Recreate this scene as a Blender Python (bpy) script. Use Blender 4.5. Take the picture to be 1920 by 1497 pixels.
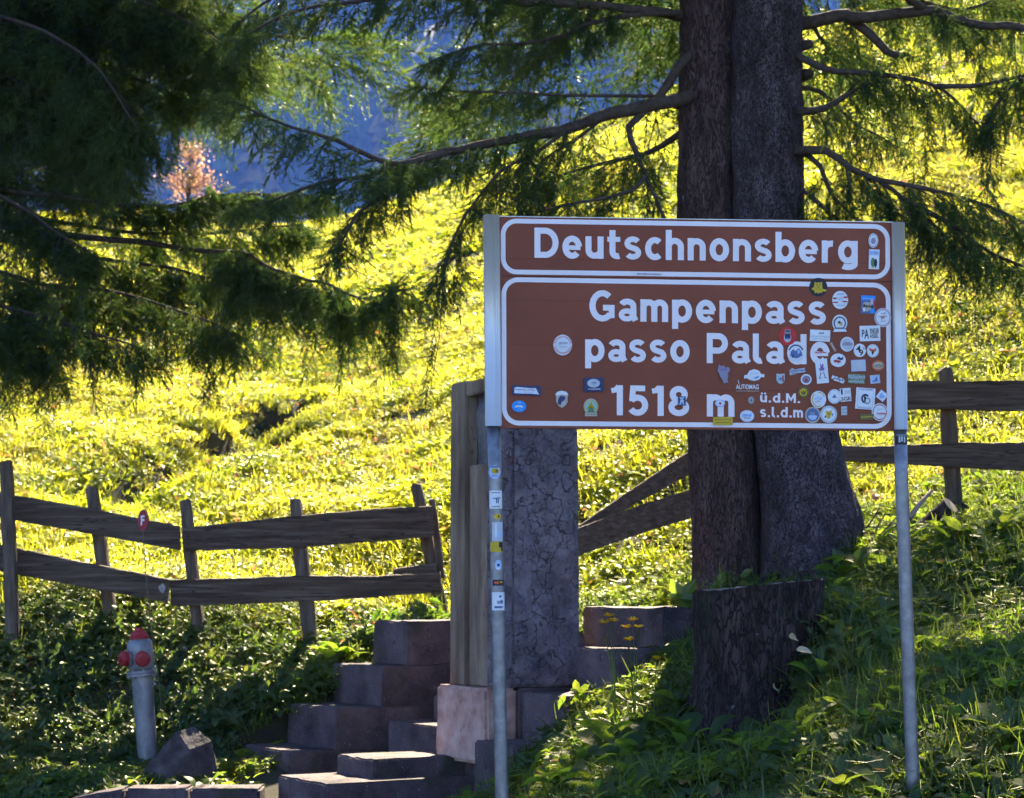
import bpy, bmesh, math, random
import numpy as np
from mathutils import Vector, Matrix, Quaternion, noise

for o in list(bpy.data.objects):
    bpy.data.objects.remove(o, do_unlink=True)
scene = bpy.context.scene
COL = scene.collection
R = math.radians

# ------------------------------------------------------------------ camera
FPX = 3840.0                      # focal length in pixels of the 1920 x 1497 photograph
PITCH = R(5.5)
CAMZ = 1.6
cam_d = bpy.data.cameras.new('camera')
cam_d.sensor_width = 36.0
cam_d.lens = FPX / 1920.0 * 36.0
cam_d.clip_start = 0.1
cam_d.clip_end = 6000.0
cam_d.dof.use_dof = True
cam_d.dof.focus_distance = 9.0
cam_d.dof.aperture_fstop = 6.3
cam = bpy.data.objects.new('camera', cam_d)
COL.objects.link(cam)
cam.location = (0, 0, CAMZ)
cam.rotation_euler = (R(90) + PITCH, 0, 0)
scene.camera = cam

# ------------------------------------------------------------------ sky, sun, exposure
SUN_EL, SUN_AZ = R(40.0), R(9.5)      # azimuth measured from +Y (straight ahead) towards +X
world = bpy.data.worlds.new('World')
scene.world = world
world.use_nodes = True
wn = world.node_tree
bg = wn.nodes['Background']
sky = wn.nodes.new('ShaderNodeTexSky')
sky.sky_type = 'NISHITA'
sky.sun_disc = False
sky.sun_elevation = SUN_EL
sky.sun_rotation = SUN_AZ
sky.altitude = 1500
sky.air_density = 1.0
sky.dust_density = 0.15
sky.ozone_density = 4.5
wn.links.new(sky.outputs['Color'], bg.inputs['Color'])
bg.inputs['Strength'].default_value = 0.068
sun_d = bpy.data.lights.new('sun', 'SUN')
sun_d.energy = 5.0
sun_d.angle = R(0.5)
sun_d.color = (1.0, 0.86, 0.63)
sun = bpy.data.objects.new('sun', sun_d)
COL.objects.link(sun)
SUND = Vector((math.cos(SUN_EL) * math.sin(SUN_AZ), math.cos(SUN_EL) * math.cos(SUN_AZ), math.sin(SUN_EL)))
sun.rotation_euler = SUND.to_track_quat('Z', 'Y').to_euler()
sun.location = (0, 20, 40)

scene.view_settings.view_transform = 'Standard'
scene.view_settings.look = 'None'
scene.view_settings.exposure = 2.6
scene.view_settings.gamma = 1.0
scene.view_settings.use_curve_mapping = False
scene.render.engine = 'CYCLES'
cy = scene.cycles
cy.use_denoising = True
cy.max_bounces = 5
cy.diffuse_bounces = 3
cy.glossy_bounces = 2
cy.transmission_bounces = 4
cy.volume_bounces = 1
cy.transparent_max_bounces = 6
cy.sample_clamp_indirect = 6.0
cy.use_adaptive_sampling = True
cy.adaptive_threshold = 0.05
cy.adaptive_min_samples = 20
try:
    cy.use_light_tree = True
except Exception:
    pass

# ------------------------------------------------------------------ helpers
FWD = Vector((0, math.cos(PITCH), math.sin(PITCH)))
UP = Vector((0, -math.sin(PITCH), math.cos(PITCH)))
RT = Vector((1, 0, 0))
CAM = Vector((0, 0, CAMZ))

def ray(px, py):
    return RT * ((px - 960.0) / FPX) + UP * ((748.5 - py) / FPX) + FWD

def at(px, py, Y):
    """world point at depth Y on the line of sight through photo pixel (px, py)"""
    d = ray(px, py)
    return CAM + d * (Y / d.y)

def topx(p):
    d = p - CAM
    f = d.dot(FWD)
    return 960 + FPX * d.dot(RT) / f, 748.5 - FPX * d.dot(UP) / f

class MB:
    def __init__(s):
        s.v, s.f, s.m = [], [], []
    def add(s, vs, fs, mi=0):
        b = len(s.v)
        s.v += [Vector(p) for p in vs]
        s.f += [tuple(i + b for i in f) for f in fs]
        s.m += [mi] * len(fs)
        return s
    def box(s, c, sx, sy, sz, rot=None, mi=0):
        vs = []
        for dz in (-.5, .5):
            for dx, dy in ((-.5, -.5), (.5, -.5), (.5, .5), (-.5, .5)):
                p = Vector((dx * sx, dy * sy, dz * sz))
                if rot is not None:
                    p = rot @ p
                vs.append(Vector(c) + p)
        return s.add(vs, [(3, 2, 1, 0), (4, 5, 6, 7), (0, 1, 5, 4), (1, 2, 6, 5), (2, 3, 7, 6), (3, 0, 4, 7)], mi)
    def tube(s, pts, rad, seg=8, cap=True, mi=0):
        pts = [Vector(p) for p in pts]
        n = len(pts)
        if not hasattr(rad, '__len__'):
            rad = [rad] * n
        vs, fs = [], []
        ref = None
        for i, p in enumerate(pts):
            t = (pts[min(i + 1, n - 1)] - pts[max(i - 1, 0)]).normalized()
            if ref is None:
                ref = t.orthogonal().normalized()
            ref = (ref - t * ref.dot(t))
            ref = ref.normalized() if ref.length > 1e-6 else t.orthogonal().normalized()
            q = t.cross(ref)
            for k in range(seg):
                a = 2 * math.pi * k / seg
                vs.append(p + (ref * math.cos(a) + q * math.sin(a)) * rad[i])
        for i in range(n - 1):
            for k in range(seg):
                k2 = (k + 1) % seg
                fs.append((i * seg + k, i * seg + k2, (i + 1) * seg + k2, (i + 1) * seg + k))
        if cap:
            fs.append(tuple(range(seg - 1, -1, -1)))
            fs.append(tuple((n - 1) * seg + k for k in range(seg)))
        return s.add(vs, fs, mi)
    def lathe(s, o, axis, prof, seg=24, mi=0):
        """prof: list of (distance along axis, radius)"""
        axis = Vector(axis).normalized()
        return s.tube([Vector(o) + axis * d for d, r in prof], [max(r, 1e-4) for d, r in prof], seg, True, mi)
    def build(s, name, mat, root=None, smooth=False, bevel=0):
        me = bpy.data.meshes.new(name)
        off = root_loc(root)
        me.from_pydata([tuple(p - off) for p in s.v], [], s.f)
        mats = mat if isinstance(mat, (list, tuple)) else [mat]
        for m in mats:
            me.materials.append(m)
        if len(mats) > 1:
            me.polygons.foreach_set('material_index', s.m)
        if smooth:
            me.polygons.foreach_set('use_smooth', [True] * len(me.polygons))
        me.update()
        if bevel:
            bm = bmesh.new(); bm.from_mesh(me)
            bmesh.ops.remove_doubles(bm, verts=bm.verts, dist=1e-5)
            bmesh.ops.bevel(bm, geom=[e for e in bm.edges if e.is_manifold and e.calc_face_angle() > 0.5], offset=bevel, segments=2, affect='EDGES')
            bm.to_mesh(me); bm.free()
        o = bpy.data.objects.new(name, me)
        COL.objects.link(o)
        if root is not None:
            o.parent = root
        return o

ABS = {}
def root_loc(root):
    if root is None:
        return Vector((0, 0, 0))
    while root is not None and root.name not in ABS:
        root = root.parent
    return ABS[root.name] if root is not None else Vector((0, 0, 0))

def tag(o, label=None, cat=None, group=None, kind=None):
    if label: o['label'] = label
    if cat: o['category'] = cat
    if group: o['group'] = group
    if kind: o['kind'] = kind
    return o

def thing(name, label, cat, loc, group=None):
    o = bpy.data.objects.new(name, None)
    COL.objects.link(o)
    o.empty_display_size = 0.2
    o.location = loc
    ABS[o.name] = Vector(loc)
    return tag(o, label, cat, group)

def copy_tree(o, parent=None):
    c = o.copy()
    COL.objects.link(c)
    c.parent = parent
    for ch in list(o.children):
        copy_tree(ch, c)
    return c

# ------------------------------------------------------------------ materials
def newmat(name):
    m = bpy.data.materials.new(name)
    m.use_nodes = True
    nt = m.node_tree
    nt.nodes.clear()
    out = nt.nodes.new('ShaderNodeOutputMaterial')
    return m, nt, out

def N(nt, t, **kw):
    n = nt.nodes.new(t)
    for k, v in kw.items():
        if k in n.inputs:
            n.inputs[k].default_value = v
        else:
            setattr(n, k, v)
    return n

def ramp(nt, fac, stops):
    r = nt.nodes.new('ShaderNodeValToRGB')
    el = r.color_ramp.elements
    while len(el) < len(stops):
        el.new(0.5)
    for e, (p, c) in zip(el, stops):
        e.position = p
        e.color = (*c, 1)
    nt.links.new(fac, r.inputs[0])
    return r.outputs[0]

def rough_mat(name, stops, scale=6.0, rough=0.8, bump=0.3, bscale=40.0, stretch=(1, 1, 1), metal=0.0, detail=6, bdist=0.01,
              voro=None, spots=None, spec=0.3, ridge=None):
    m, nt, out = newmat(name)
    L = nt.links
    bs = N(nt, 'ShaderNodeBsdfPrincipled')
    bs.inputs['Roughness'].default_value = rough
    bs.inputs['Metallic'].default_value = metal
    bs.inputs['Specular IOR Level'].default_value = spec
    tc = N(nt, 'ShaderNodeTexCoord')
    mp = N(nt, 'ShaderNodeMapping')
    mp.inputs['Scale'].default_value = stretch
    oi = N(nt, 'ShaderNodeObjectInfo')
    vm = N(nt, 'ShaderNodeVectorMath', operation='MULTIPLY_ADD')       # every object gets its own piece of the pattern
    L.new(oi.outputs['Random'], vm.inputs[0]); vm.inputs[1].default_value = (7.3, 11.1, 5.7); L.new(tc.outputs['Object'], vm.inputs[2])
    L.new(vm.outputs[0], mp.inputs['Vector'])
    n1 = N(nt, 'ShaderNodeTexNoise', Scale=scale, Detail=detail, Roughness=0.62)
    L.new(mp.outputs[0], n1.inputs['Vector'])
    col = ramp(nt, n1.outputs['Fac'], stops)
    n2 = N(nt, 'ShaderNodeTexNoise', Scale=bscale, Detail=5, Roughness=0.6)
    L.new(mp.outputs[0], n2.inputs['Vector'])
    h = n2.outputs['Fac']
    if voro:
        vs, vcol, vth = voro
        nd = N(nt, 'ShaderNodeTexNoise', Scale=vs * 0.8, Detail=4)
        L.new(mp.outputs[0], nd.inputs['Vector'])
        mx = N(nt, 'ShaderNodeMix', data_type='RGBA')
        mx.inputs[0].default_value = 0.12
        L.new(mp.outputs[0], mx.inputs[6]); L.new(nd.outputs['Color'], mx.inputs[7])
        vo = N(nt, 'ShaderNodeTexVoronoi', feature='DISTANCE_TO_EDGE', Scale=vs)
        L.new(mx.outputs[2], vo.inputs['Vector'])
        mr = N(nt, 'ShaderNodeMapRange')
        mr.inputs[1].default_value = 0.0; mr.inputs[2].default_value = vth
        L.new(vo.outputs['Distance'], mr.inputs[0])
        cm = N(nt, 'ShaderNodeMix', data_type='RGBA')
        cm.inputs[6].default_value = (*vcol, 1)
        L.new(mr.outputs[0], cm.inputs[0]); L.new(col, cm.inputs[7])
        col = cm.outputs[2]
        ad = N(nt, 'ShaderNodeMath', operation='MULTIPLY_ADD')
        L.new(mr.outputs[0], ad.inputs[0]); ad.inputs[1].default_value = 0.9; L.new(h, ad.inputs[2])
        h = ad.outputs[0]
    if ridge:
        for rs, rcol, rw in ridge:
            nr = N(nt, 'ShaderNodeTexNoise', Scale=rs, Detail=3, Roughness=0.55)
            L.new(mp.outputs[0], nr.inputs['Vector'])
            sb_ = N(nt, 'ShaderNodeMath', operation='SUBTRACT'); L.new(nr.outputs['Fac'], sb_.inputs[0]); sb_.inputs[1].default_value = 0.5
            ab = N(nt, 'ShaderNodeMath', operation='ABSOLUTE'); L.new(sb_.outputs[0], ab.inputs[0])
            mr = N(nt, 'ShaderNodeMapRange'); mr.inputs[1].default_value = rw * .25; mr.inputs[2].default_value = rw
            L.new(ab.outputs[0], mr.inputs[0])
            cm = N(nt, 'ShaderNodeMix', data_type='RGBA')
            cm.inputs[6].default_value = (*rcol, 1)
            L.new(mr.outputs[0], cm.inputs[0]); L.new(col, cm.inputs[7]); col = cm.outputs[2]
            ad = N(nt, 'ShaderNodeMath', operation='MULTIPLY_ADD')
            L.new(mr.outputs[0], ad.inputs[0]); ad.inputs[1].default_value = 0.5; L.new(h, ad.inputs[2]); h = ad.outputs[0]
    for (ss, scol, th) in ([spots] if spots and not isinstance(spots, list) else (spots or [])):
        ns = N(nt, 'ShaderNodeTexNoise', Scale=ss, Detail=3, Roughness=0.5)
        L.new(tc.outputs['Object'], ns.inputs['Vector'])
        mr = N(nt, 'ShaderNodeMapRange')
        mr.inputs[1].default_value = th - .01; mr.inputs[2].default_value = th + 0.09
        L.new(ns.outputs['Fac'], mr.inputs[0])
        cm = N(nt, 'ShaderNodeMix', data_type='RGBA')
        L.new(mr.outputs[0], cm.inputs[0]); L.new(col, cm.inputs[6]); cm.inputs[7].default_value = (*scol, 1)
        col = cm.outputs[2]
    L.new(col, bs.inputs['Base Color'])
    bp = N(nt, 'ShaderNodeBump', Strength=bump, Distance=bdist)
    L.new(h, bp.inputs['Height'])
    L.new(bp.outputs[0], bs.inputs['Normal'])
    L.new(bs.outputs[0], out.inputs['Surface'])
    return m

def flat_mat(name, c, rough=0.5, metal=0.0, spec=0.4):
    m, nt, out = newmat(name)
    bs = N(nt, 'ShaderNodeBsdfPrincipled')
    bs.inputs['Base Color'].default_value = (*c, 1)
    bs.inputs['Roughness'].default_value = rough
    bs.inputs['Metallic'].default_value = metal
    bs.inputs['Specular IOR Level'].default_value = spec
    nt.links.new(bs.outputs[0], out.inputs['Surface'])
    return m

def leaf_mat(name, cols, tcols, trans=0.5, gloss=0.05, patch=0.25, patch_scale=0.25, grough=0.35):
    """thin leaf: diffuse + translucent; colour varies per instance and in world-space patches"""
    m, nt, out = newmat(name)
    L = nt.links
    oi = N(nt, 'ShaderNodeObjectInfo')
    geo = N(nt, 'ShaderNodeNewGeometry')
    nz = N(nt, 'ShaderNodeTexNoise', Scale=patch_scale, Detail=3)
    L.new(geo.outputs['Position'], nz.inputs['Vector'])
    isl = geo.outputs['Random Per Island']
    mm = N(nt, 'ShaderNodeMix', data_type='FLOAT'); mm.inputs[0].default_value = 0.5
    L.new(oi.outputs['Random'], mm.inputs[2]); L.new(isl, mm.inputs[3])
    mx = N(nt, 'ShaderNodeMix', data_type='FLOAT'); mx.inputs[0].default_value = patch
    L.new(mm.outputs[0], mx.inputs[2]); L.new(nz.outputs['Fac'], mx.inputs[3])
    k = len(cols)
    c1 = ramp(nt, mx.outputs[0], [(0.15 + 0.7 * i / max(k - 1, 1), c) for i, c in enumerate(cols)])
    c2 = ramp(nt, mx.outputs[0], [(0.15 + 0.7 * i / max(k - 1, 1), c) for i, c in enumerate(tcols)])
    d = N(nt, 'ShaderNodeBsdfDiffuse'); t = N(nt, 'ShaderNodeBsdfTranslucent')
    g = N(nt, 'ShaderNodeBsdfGlossy', Roughness=grough)
    g.inputs[0].default_value = (0.9, 0.88, 0.72, 1)
    L.new(c1, d.inputs[0]); L.new(c2, t.inputs[0])
    a = N(nt, 'ShaderNodeMixShader'); a.inputs[0].default_value = trans
    L.new(d.outputs[0], a.inputs[1]); L.new(t.outputs[0], a.inputs[2])
    b = N(nt, 'ShaderNodeMixShader'); b.inputs[0].default_value = gloss
    L.new(a.outputs[0], b.inputs[1]); L.new(g.outputs[0], b.inputs[2])
    L.new(b.outputs[0], out.inputs['Surface'])
    return m

M = {}
M['soil'] = rough_mat('soil', [(0.3, (0.022, 0.016, 0.010)), (0.5, (0.038, 0.034, 0.014)), (0.7, (0.06, 0.042, 0.026))], 3.0, 0.95, 0.6, 60)
M['asphalt'] = rough_mat('asphalt', [(0.3, (0.04, 0.04, 0.042)), (0.7, (0.065, 0.064, 0.066))], 30, 0.9, 0.4, 200)
M['bark'] = rough_mat('bark', [(0.3, (0.06, 0.042, 0.048)), (0.5, (0.135, 0.098, 0.11)), (0.7, (0.23, 0.18, 0.20))], 9, 0.9, 1.0, 70, (1, 1, 0.5), bdist=0.05,  # violet tint and paler tone put the cool sky light into the colour
                      voro=(38, (0.04, 0.028, 0.032), 0.12), spots=(9, (0.34, 0.34, 0.30), 0.72))
M['bark_warm'] = rough_mat('bark_warm', [(0.3, (0.05, 0.03, 0.028)), (0.5, (0.105, 0.062, 0.058)), (0.7, (0.16, 0.105, 0.10))], 8, 0.9, 1.0, 40, (1, 1, 0.25), bdist=0.03,
                           voro=(38, (0.05, 0.03, 0.029), 0.10), spots=(10, (0.32, 0.32, 0.28), 0.73))
M['twig'] = rough_mat('twig', [(0.3, (0.04, 0.028, 0.022)), (0.7, (0.10, 0.075, 0.06))], 20, 0.9, 0.5, 90)
M['stumpbark'] = rough_mat('stumpbark', [(0.3, (0.025, 0.014, 0.013)), (0.5, (0.055, 0.032, 0.03)), (0.72, (0.105, 0.068, 0.062))], 9, 0.92, 1.0, 46, (1, 1, 0.3), bdist=0.05, voro=(26, (0.022, 0.013, 0.012), 0.12), spots=[(18, (0.28, 0.28, 0.26), 0.72), (5, (0.03, 0.035, 0.014), 0.62)])
M['cutwood'] = rough_mat('cutwood', [(0.3, (0.16, 0.115, 0.085)), (0.7, (0.30, 0.235, 0.18))], 14, 0.8, 0.4, 60)
M['fencewood'] = rough_mat('fencewood', [(0.28, (0.05, 0.031, 0.022)), (0.5, (0.11, 0.072, 0.052)), (0.72, (0.20, 0.145, 0.115))], 5, 0.85, 0.8, 42, (0.30, 3.5, 7), bdist=0.012, ridge=[(2.0, (0.045, 0.03, 0.024), 0.012)], spots=(7, (0.07, 0.05, 0.04), 0.70))
M['fencepost'] = rough_mat('fencepost', [(0.28, (0.05, 0.034, 0.025)), (0.5, (0.11, 0.078, 0.058)), (0.72, (0.19, 0.145, 0.12))], 6, 0.85, 0.8, 26, (4, 4, 0.4), bdist=0.012)
M['porphyry'] = rough_mat('porphyry', [(0.30, (0.036, 0.025, 0.028)), (0.45, (0.08, 0.054, 0.058)), (0.58, (0.118, 0.08, 0.084)), (0.74, (0.17, 0.125, 0.125))], 3.2, 0.8, 0.8, 55, bdist=0.012, detail=9, ridge=[(9, (0.05, 0.035, 0.038), 0.006)], spots=[(70, (0.30, 0.27, 0.28), 0.66), (3.4, (0.055, 0.048, 0.034), 0.60), (14, (0.05, 0.034, 0.036), 0.66)])
M['cracked'] = rough_mat('cracked', [(0.3, (0.085, 0.066, 0.078)), (0.5, (0.165, 0.13, 0.148)), (0.7, (0.25, 0.205, 0.228))], 7, 0.82, 0.9, 34, bdist=0.02,
                         ridge=[(5.5, (0.075, 0.052, 0.062), 0.014), (15, (0.11, 0.08, 0.09), 0.012)], spots=(4.5, (0.17, 0.05, 0.055), 0.70))
M['ochre'] = rough_mat('ochre', [(0.3, (0.10, 0.062, 0.045)), (0.5, (0.24, 0.165, 0.115)), (0.72, (0.42, 0.33, 0.24))], 3.6, 0.85, 0.7, 30, (2.2, 2.2, 0.35), bdist=0.012, spots=(20, (0.15, 0.10, 0.08), 0.66))
M['pinkstone'] = rough_mat('pinkstone', [(0.28, (0.24, 0.12, 0.10)), (0.5, (0.46, 0.27, 0.22)), (0.72, (0.60, 0.41, 0.34))], 7, 0.85, 0.6, 40, bdist=0.01, spots=(16, (0.25, 0.17, 0.12), 0.65))
M['boulder'] = rough_mat('boulder', [(0.3, (0.025, 0.017, 0.018)), (0.5, (0.055, 0.04, 0.041)), (0.7, (0.10, 0.08, 0.08))], 9, 0.85, 0.8, 30, bdist=0.02)
M['alu'] = rough_mat('alu', [(0.3, (0.62, 0.60, 0.57)), (0.7, (0.70, 0.68, 0.65))], 4, 0.42, 0.06, 120, (3, 3, 0.3), metal=0.35, bdist=0.002)
M['galv'] = rough_mat('galv', [(0.3, (0.15, 0.15, 0.165)), (0.5, (0.215, 0.215, 0.23)), (0.7, (0.29, 0.29, 0.305))], 22, 0.42, 0.12, 70, metal=0.7, bdist=0.002, spots=(5, (0.33, 0.25, 0.2), 0.74))
M['brown'] = rough_mat('sign_brown', [(0.3, (0.175, 0.034, 0.012)), (0.52, (0.215, 0.042, 0.014)), (0.7, (0.25, 0.056, 0.022))], 2.4, 0.42, 0.03, 90, bdist=0.001)
M['white'] = rough_mat('sign_white', [(0.3, (0.78, 0.71, 0.72)), (0.7, (0.85, 0.78, 0.79))], 6, 0.45, 0.03, 90, bdist=0.001)  # pinkish tint puts the violet shade into the white
M['red'] = rough_mat('red_paint', [(0.3, (0.24, 0.015, 0.022)), (0.7, (0.36, 0.025, 0.035))], 12, 0.45, 0.1, 60, bdist=0.002)
M['grass'] = leaf_mat('grass', [(0.026, 0.048, 0.020), (0.040, 0.068, 0.024), (0.085, 0.092, 0.028)], [(0.16, 0.30, 0.02), (0.26, 0.36, 0.025), (0.38, 0.36, 0.03)], 0.5, 0.03, 0.3, 0.9)  # darker, duller green: the bank's shade is put into the colour
M['meadow'] = leaf_mat('meadow', [(0.05, 0.10, 0.010), (0.11, 0.14, 0.012), (0.22, 0.19, 0.025)], [(0.28, 0.44, 0.012), (0.70, 0.68, 0.02), (0.95, 0.80, 0.14)], 0.64, 0.035, 0.45, 0.6)  # sunlit counterpart of grass: sunshine put into the transmission colour and weight
M['weed'] = leaf_mat('weed', [(0.026, 0.052, 0.026), (0.040, 0.074, 0.030), (0.080, 0.10, 0.034)], [(0.18, 0.34, 0.025), (0.30, 0.44, 0.03), (0.42, 0.46, 0.04)], 0.5, 0.035, 0.3, 0.9, 0.4)  # darkened like the bank grass, shade put into the leaf colour
M['meadowweed'] = leaf_mat('meadowweed', [(0.05, 0.10, 0.012), (0.10, 0.15, 0.015), (0.22, 0.19, 0.03)], [(0.30, 0.48, 0.015), (0.72, 0.72, 0.03), (0.95, 0.82, 0.20)], 0.62, 0.045, 0.45, 0.6, 0.42)  # sunlit counterpart of weed: brighter transmission stands in for stronger sun
M['litter'] = leaf_mat('litter', [(0.20, 0.08, 0.03), (0.34, 0.14, 0.05), (0.40, 0.24, 0.12)], [(0.42, 0.14, 0.05), (0.6, 0.26, 0.08), (0.6, 0.4, 0.2)], 0.4, 0.08, 0.0, 1)
M['needle'] = leaf_mat('needle', [(0.010, 0.032, 0.022), (0.020, 0.052, 0.026), (0.040, 0.078, 0.026)], [(0.09, 0.22, 0.05), (0.20, 0.34, 0.05), (0.44, 0.48, 0.05)], 0.30, 0.04, 0.3, 0.8, 0.38)
M['maple'] = leaf_mat('maple', [(0.42, 0.18, 0.10), (0.48, 0.26, 0.15), (0.44, 0.30, 0.14)], [(0.72, 0.30, 0.17), (0.75, 0.40, 0.24), (0.7, 0.46, 0.22)], 0.5, 0.05, 0.2, 1)
M['petal'] = leaf_mat('petal', [(0.7, 0.42, 0.01), (0.75, 0.5, 0.015), (0.75, 0.5, 0.015)], [(0.8, 0.5, 0.02)] * 3, 0.3, 0.03)
M['paleleaf'] = leaf_mat('paleleaf', [(0.38, 0.34, 0.22), (0.45, 0.38, 0.24), (0.4, 0.28, 0.1)], [(0.5, 0.42, 0.2)] * 3, 0.3, 0.05)
# ------------------------------------------------------------------ terrain
HZ = 748.5 + math.tan(PITCH) * FPX       # photo row of the horizon
ctrl = []
def C(px, py, Y, dz=0.0):
    p = at(px, py, Y)
    ctrl.append((p.x, p.y, p.z + dz))
for c in [  # embankment below the spruce, right side
    (1712, 1465, 8.2), (1925, 1470, 8.0), (2250, 1440, 8.0), (1500, 1500, 8.3), (1300, 1510, 8.7), (1120, 1530, 9.3),
    (1800, 1310, 9.5), (1910, 1210, 10.6), (2250, 1200, 10.2), (1620, 1350, 9.6), (1610, 1180, 11.5), (1760, 1080, 12.4), (1910, 1000, 13.4),
    (2250, 960, 13.4), (1430, 1480, 10.4), (1310, 1470, 10.5), (1200, 1430, 11.1), (1240, 1290, 12.1), (1130, 1420, 11.6),
    (1060, 1505, 11.3), (1010, 1565, 11.2), (1420, 1110, 13.0), (1540, 1095, 12.7), (1580, 1060, 13.4), (1660, 1010, 13.9), (1330, 1110, 13.9),
    (1565, 1215, 11.1), (1575, 1120, 11.5), (1610, 1130, 11.6), (1545, 1350, 10.4), (1610, 1260, 10.8), (1310, 1410, 11.02), (1430, 1410, 11.0), (1285, 1390, 11.4),
    (1785, 960, 15.0), (1925, 935, 15.2), (2250, 900, 15.2), (1160, 1135, 15.2), (1270, 1110, 14.8), (1480, 1060, 14.9),
    # left: hydrant corner, bank up to the fence
    (278, 1440, 15.0), (100, 1452, 14.8), (0, 1470, 14.5), (-350, 1470, 14.4), (415, 1465, 14.9), (500, 1405, 15.15), (590, 1330, 15.4),
    (680, 1255, 15.7), (760, 1205, 16.1), (350, 1475, 14.3), (140, 1497, 13.9),
    (10, 1165, 16.6), (-350, 1130, 16.8), (190, 1180, 16.6), (370, 1220, 16.5), (590, 1262, 16.4), (835, 1192, 16.8), (960, 1140, 16.8)]:
    C(*c)
for x in (-14, -9, -4, -1.5):
    for y in (3, 8, 11.5, 12.8):
        ctrl.append((x, y, -0.12))
for x in (0.1, 2.5, 6):
    for y in (-2, 2, 5.0):
        ctrl.append((x, y, -0.12))
# meadow up to its ridge
NEAR = [(-800, .0), (-400, 0.0), (0, -.008), (400, -.02), (600, -.028), (835, -.012), (1090, .012), (1290, .036), (1600, .046), (1920, .05), (2400, .055), (3000, .06)]
RIDGE = [(-800, .19), (-400, .19), (0, .187), (300, .186), (560, .181), (800, .197), (1100, .229), (1270, .247), (1520, .279), (1900, .318), (2400, .36), (3000, .39)]
def lerp_t(tab, x):
    return float(np.interp(x, [a for a, b in tab], [b for a, b in tab]))
YR = 60.0
for px in (-1200, -800, -400, 0, 300, 560, 835, 1090, 1290, 1600, 1920, 2400, 3000):
    zn = lerp_t(NEAR, px) * 17.0 + CAMZ
    zr = lerp_t(RIDGE, px) * YR + CAMZ
    k = (px - 960) / FPX
    for Y in (18.5, 22, 28, 36, 46, 56, 60):
        t = (Y - 17.0) / (YR - 17.0)
        ctrl.append((k * Y, Y, zn + (zr - zn) * t ** 0.93))
    ctrl.append((k * 66, 66, zr + 0.5))
    ctrl.append((k * 78, 78, zr - 4.5))
    ctrl.append((k * 100, 100, zr - 16))
CT = np.array(ctrl)
def tps_fit(P, lam=0.02):
    n = len(P)
    d = np.sqrt(((P[:, None, :2] - P[None, :, :2]) ** 2).sum(-1))
    K = np.where(d > 0, d * d * np.log(np.maximum(d, 1e-9)), 0)
    A = np.zeros((n + 3, n + 3))
    A[:n, :n] = K + lam * np.eye(n)
    A[:n, n] = 1; A[:n, n + 1:] = P[:, :2]
    A[n, :n] = 1; A[n + 1:, :n] = P[:, :2].T
    return np.linalg.solve(A, np.concatenate([P[:, 2], np.zeros(3)]))
TW = tps_fit(CT)

# trenches added to imitate shadow bands on the meadow: polyline on the ground given by photo pixels
def ground_hit(px, py, y0=15.0, y1=62.0):
    d = ray(px, py); d = d / d.y
    Ys = np.linspace(y0, y1, 240)
    zz = height0(d.x * Ys, Ys)
    rz = CAMZ + d.z * Ys
    below = np.where(rz < zz)[0]
    Y = Ys[below[0]] if len(below) else y1
    return d.x * Y, Y

def height0(x, y):
    x = np.asarray(x, float).ravel(); y = np.asarray(y, float).ravel()
    out = np.empty_like(x)
    n = len(CT)
    for s in range(0, len(x), 4000):
        xs, ys = x[s:s + 4000], y[s:s + 4000]
        d2 = (xs[:, None] - CT[None, :, 0]) ** 2 + (ys[:, None] - CT[None, :, 1]) ** 2
        K = 0.5 * d2 * np.log(np.maximum(d2, 1e-12))
        out[s:s + 4000] = K @ TW[:n] + TW[n] + TW[n + 1] * xs + TW[n + 2] * ys
    return out

_rng = np.random.RandomState(5)
WAV = [(_rng.uniform(-1, 1, 2) * f, _rng.uniform(0, 6.28), a) for f, a in ((0.9, .05), (0.9, .05), (1.7, .04), (1.7, .04), (3.1, .025), (3.1, .025), (5.5, .014), (5.5, .014), (9, .008))]
SHADE_TRENCHES = [[ground_hit(*p) for p in r] for r in (
    [(190, 915), (300, 868), (420, 822), (600, 762)],
    [(400, 850), (470, 838), (540, 822)],
    [(240, 890), (330, 880)],
    [(620, 930), (700, 900), (800, 880)],
    [(460, 790), (530, 775)])]
def seg_dist(x, y, a, b):
    ax, ay = a; bx, by = b
    dx, dy = bx - ax, by - ay
    t = np.clip(((x - ax) * dx + (y - ay) * dy) / (dx * dx + dy * dy + 1e-9), 0, 1)
    return np.hypot(x - ax - t * dx, y - ay - t * dy)
def shade_trench_d(x, y):
    d = np.full(np.shape(x), 1e9)
    for r in SHADE_TRENCHES[:3] + SHADE_TRENCHES[4:]:
        for a, b in zip(r[:-1], r[1:]):
            d = np.minimum(d, seg_dist(x, y, a, b))
    return d
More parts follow.
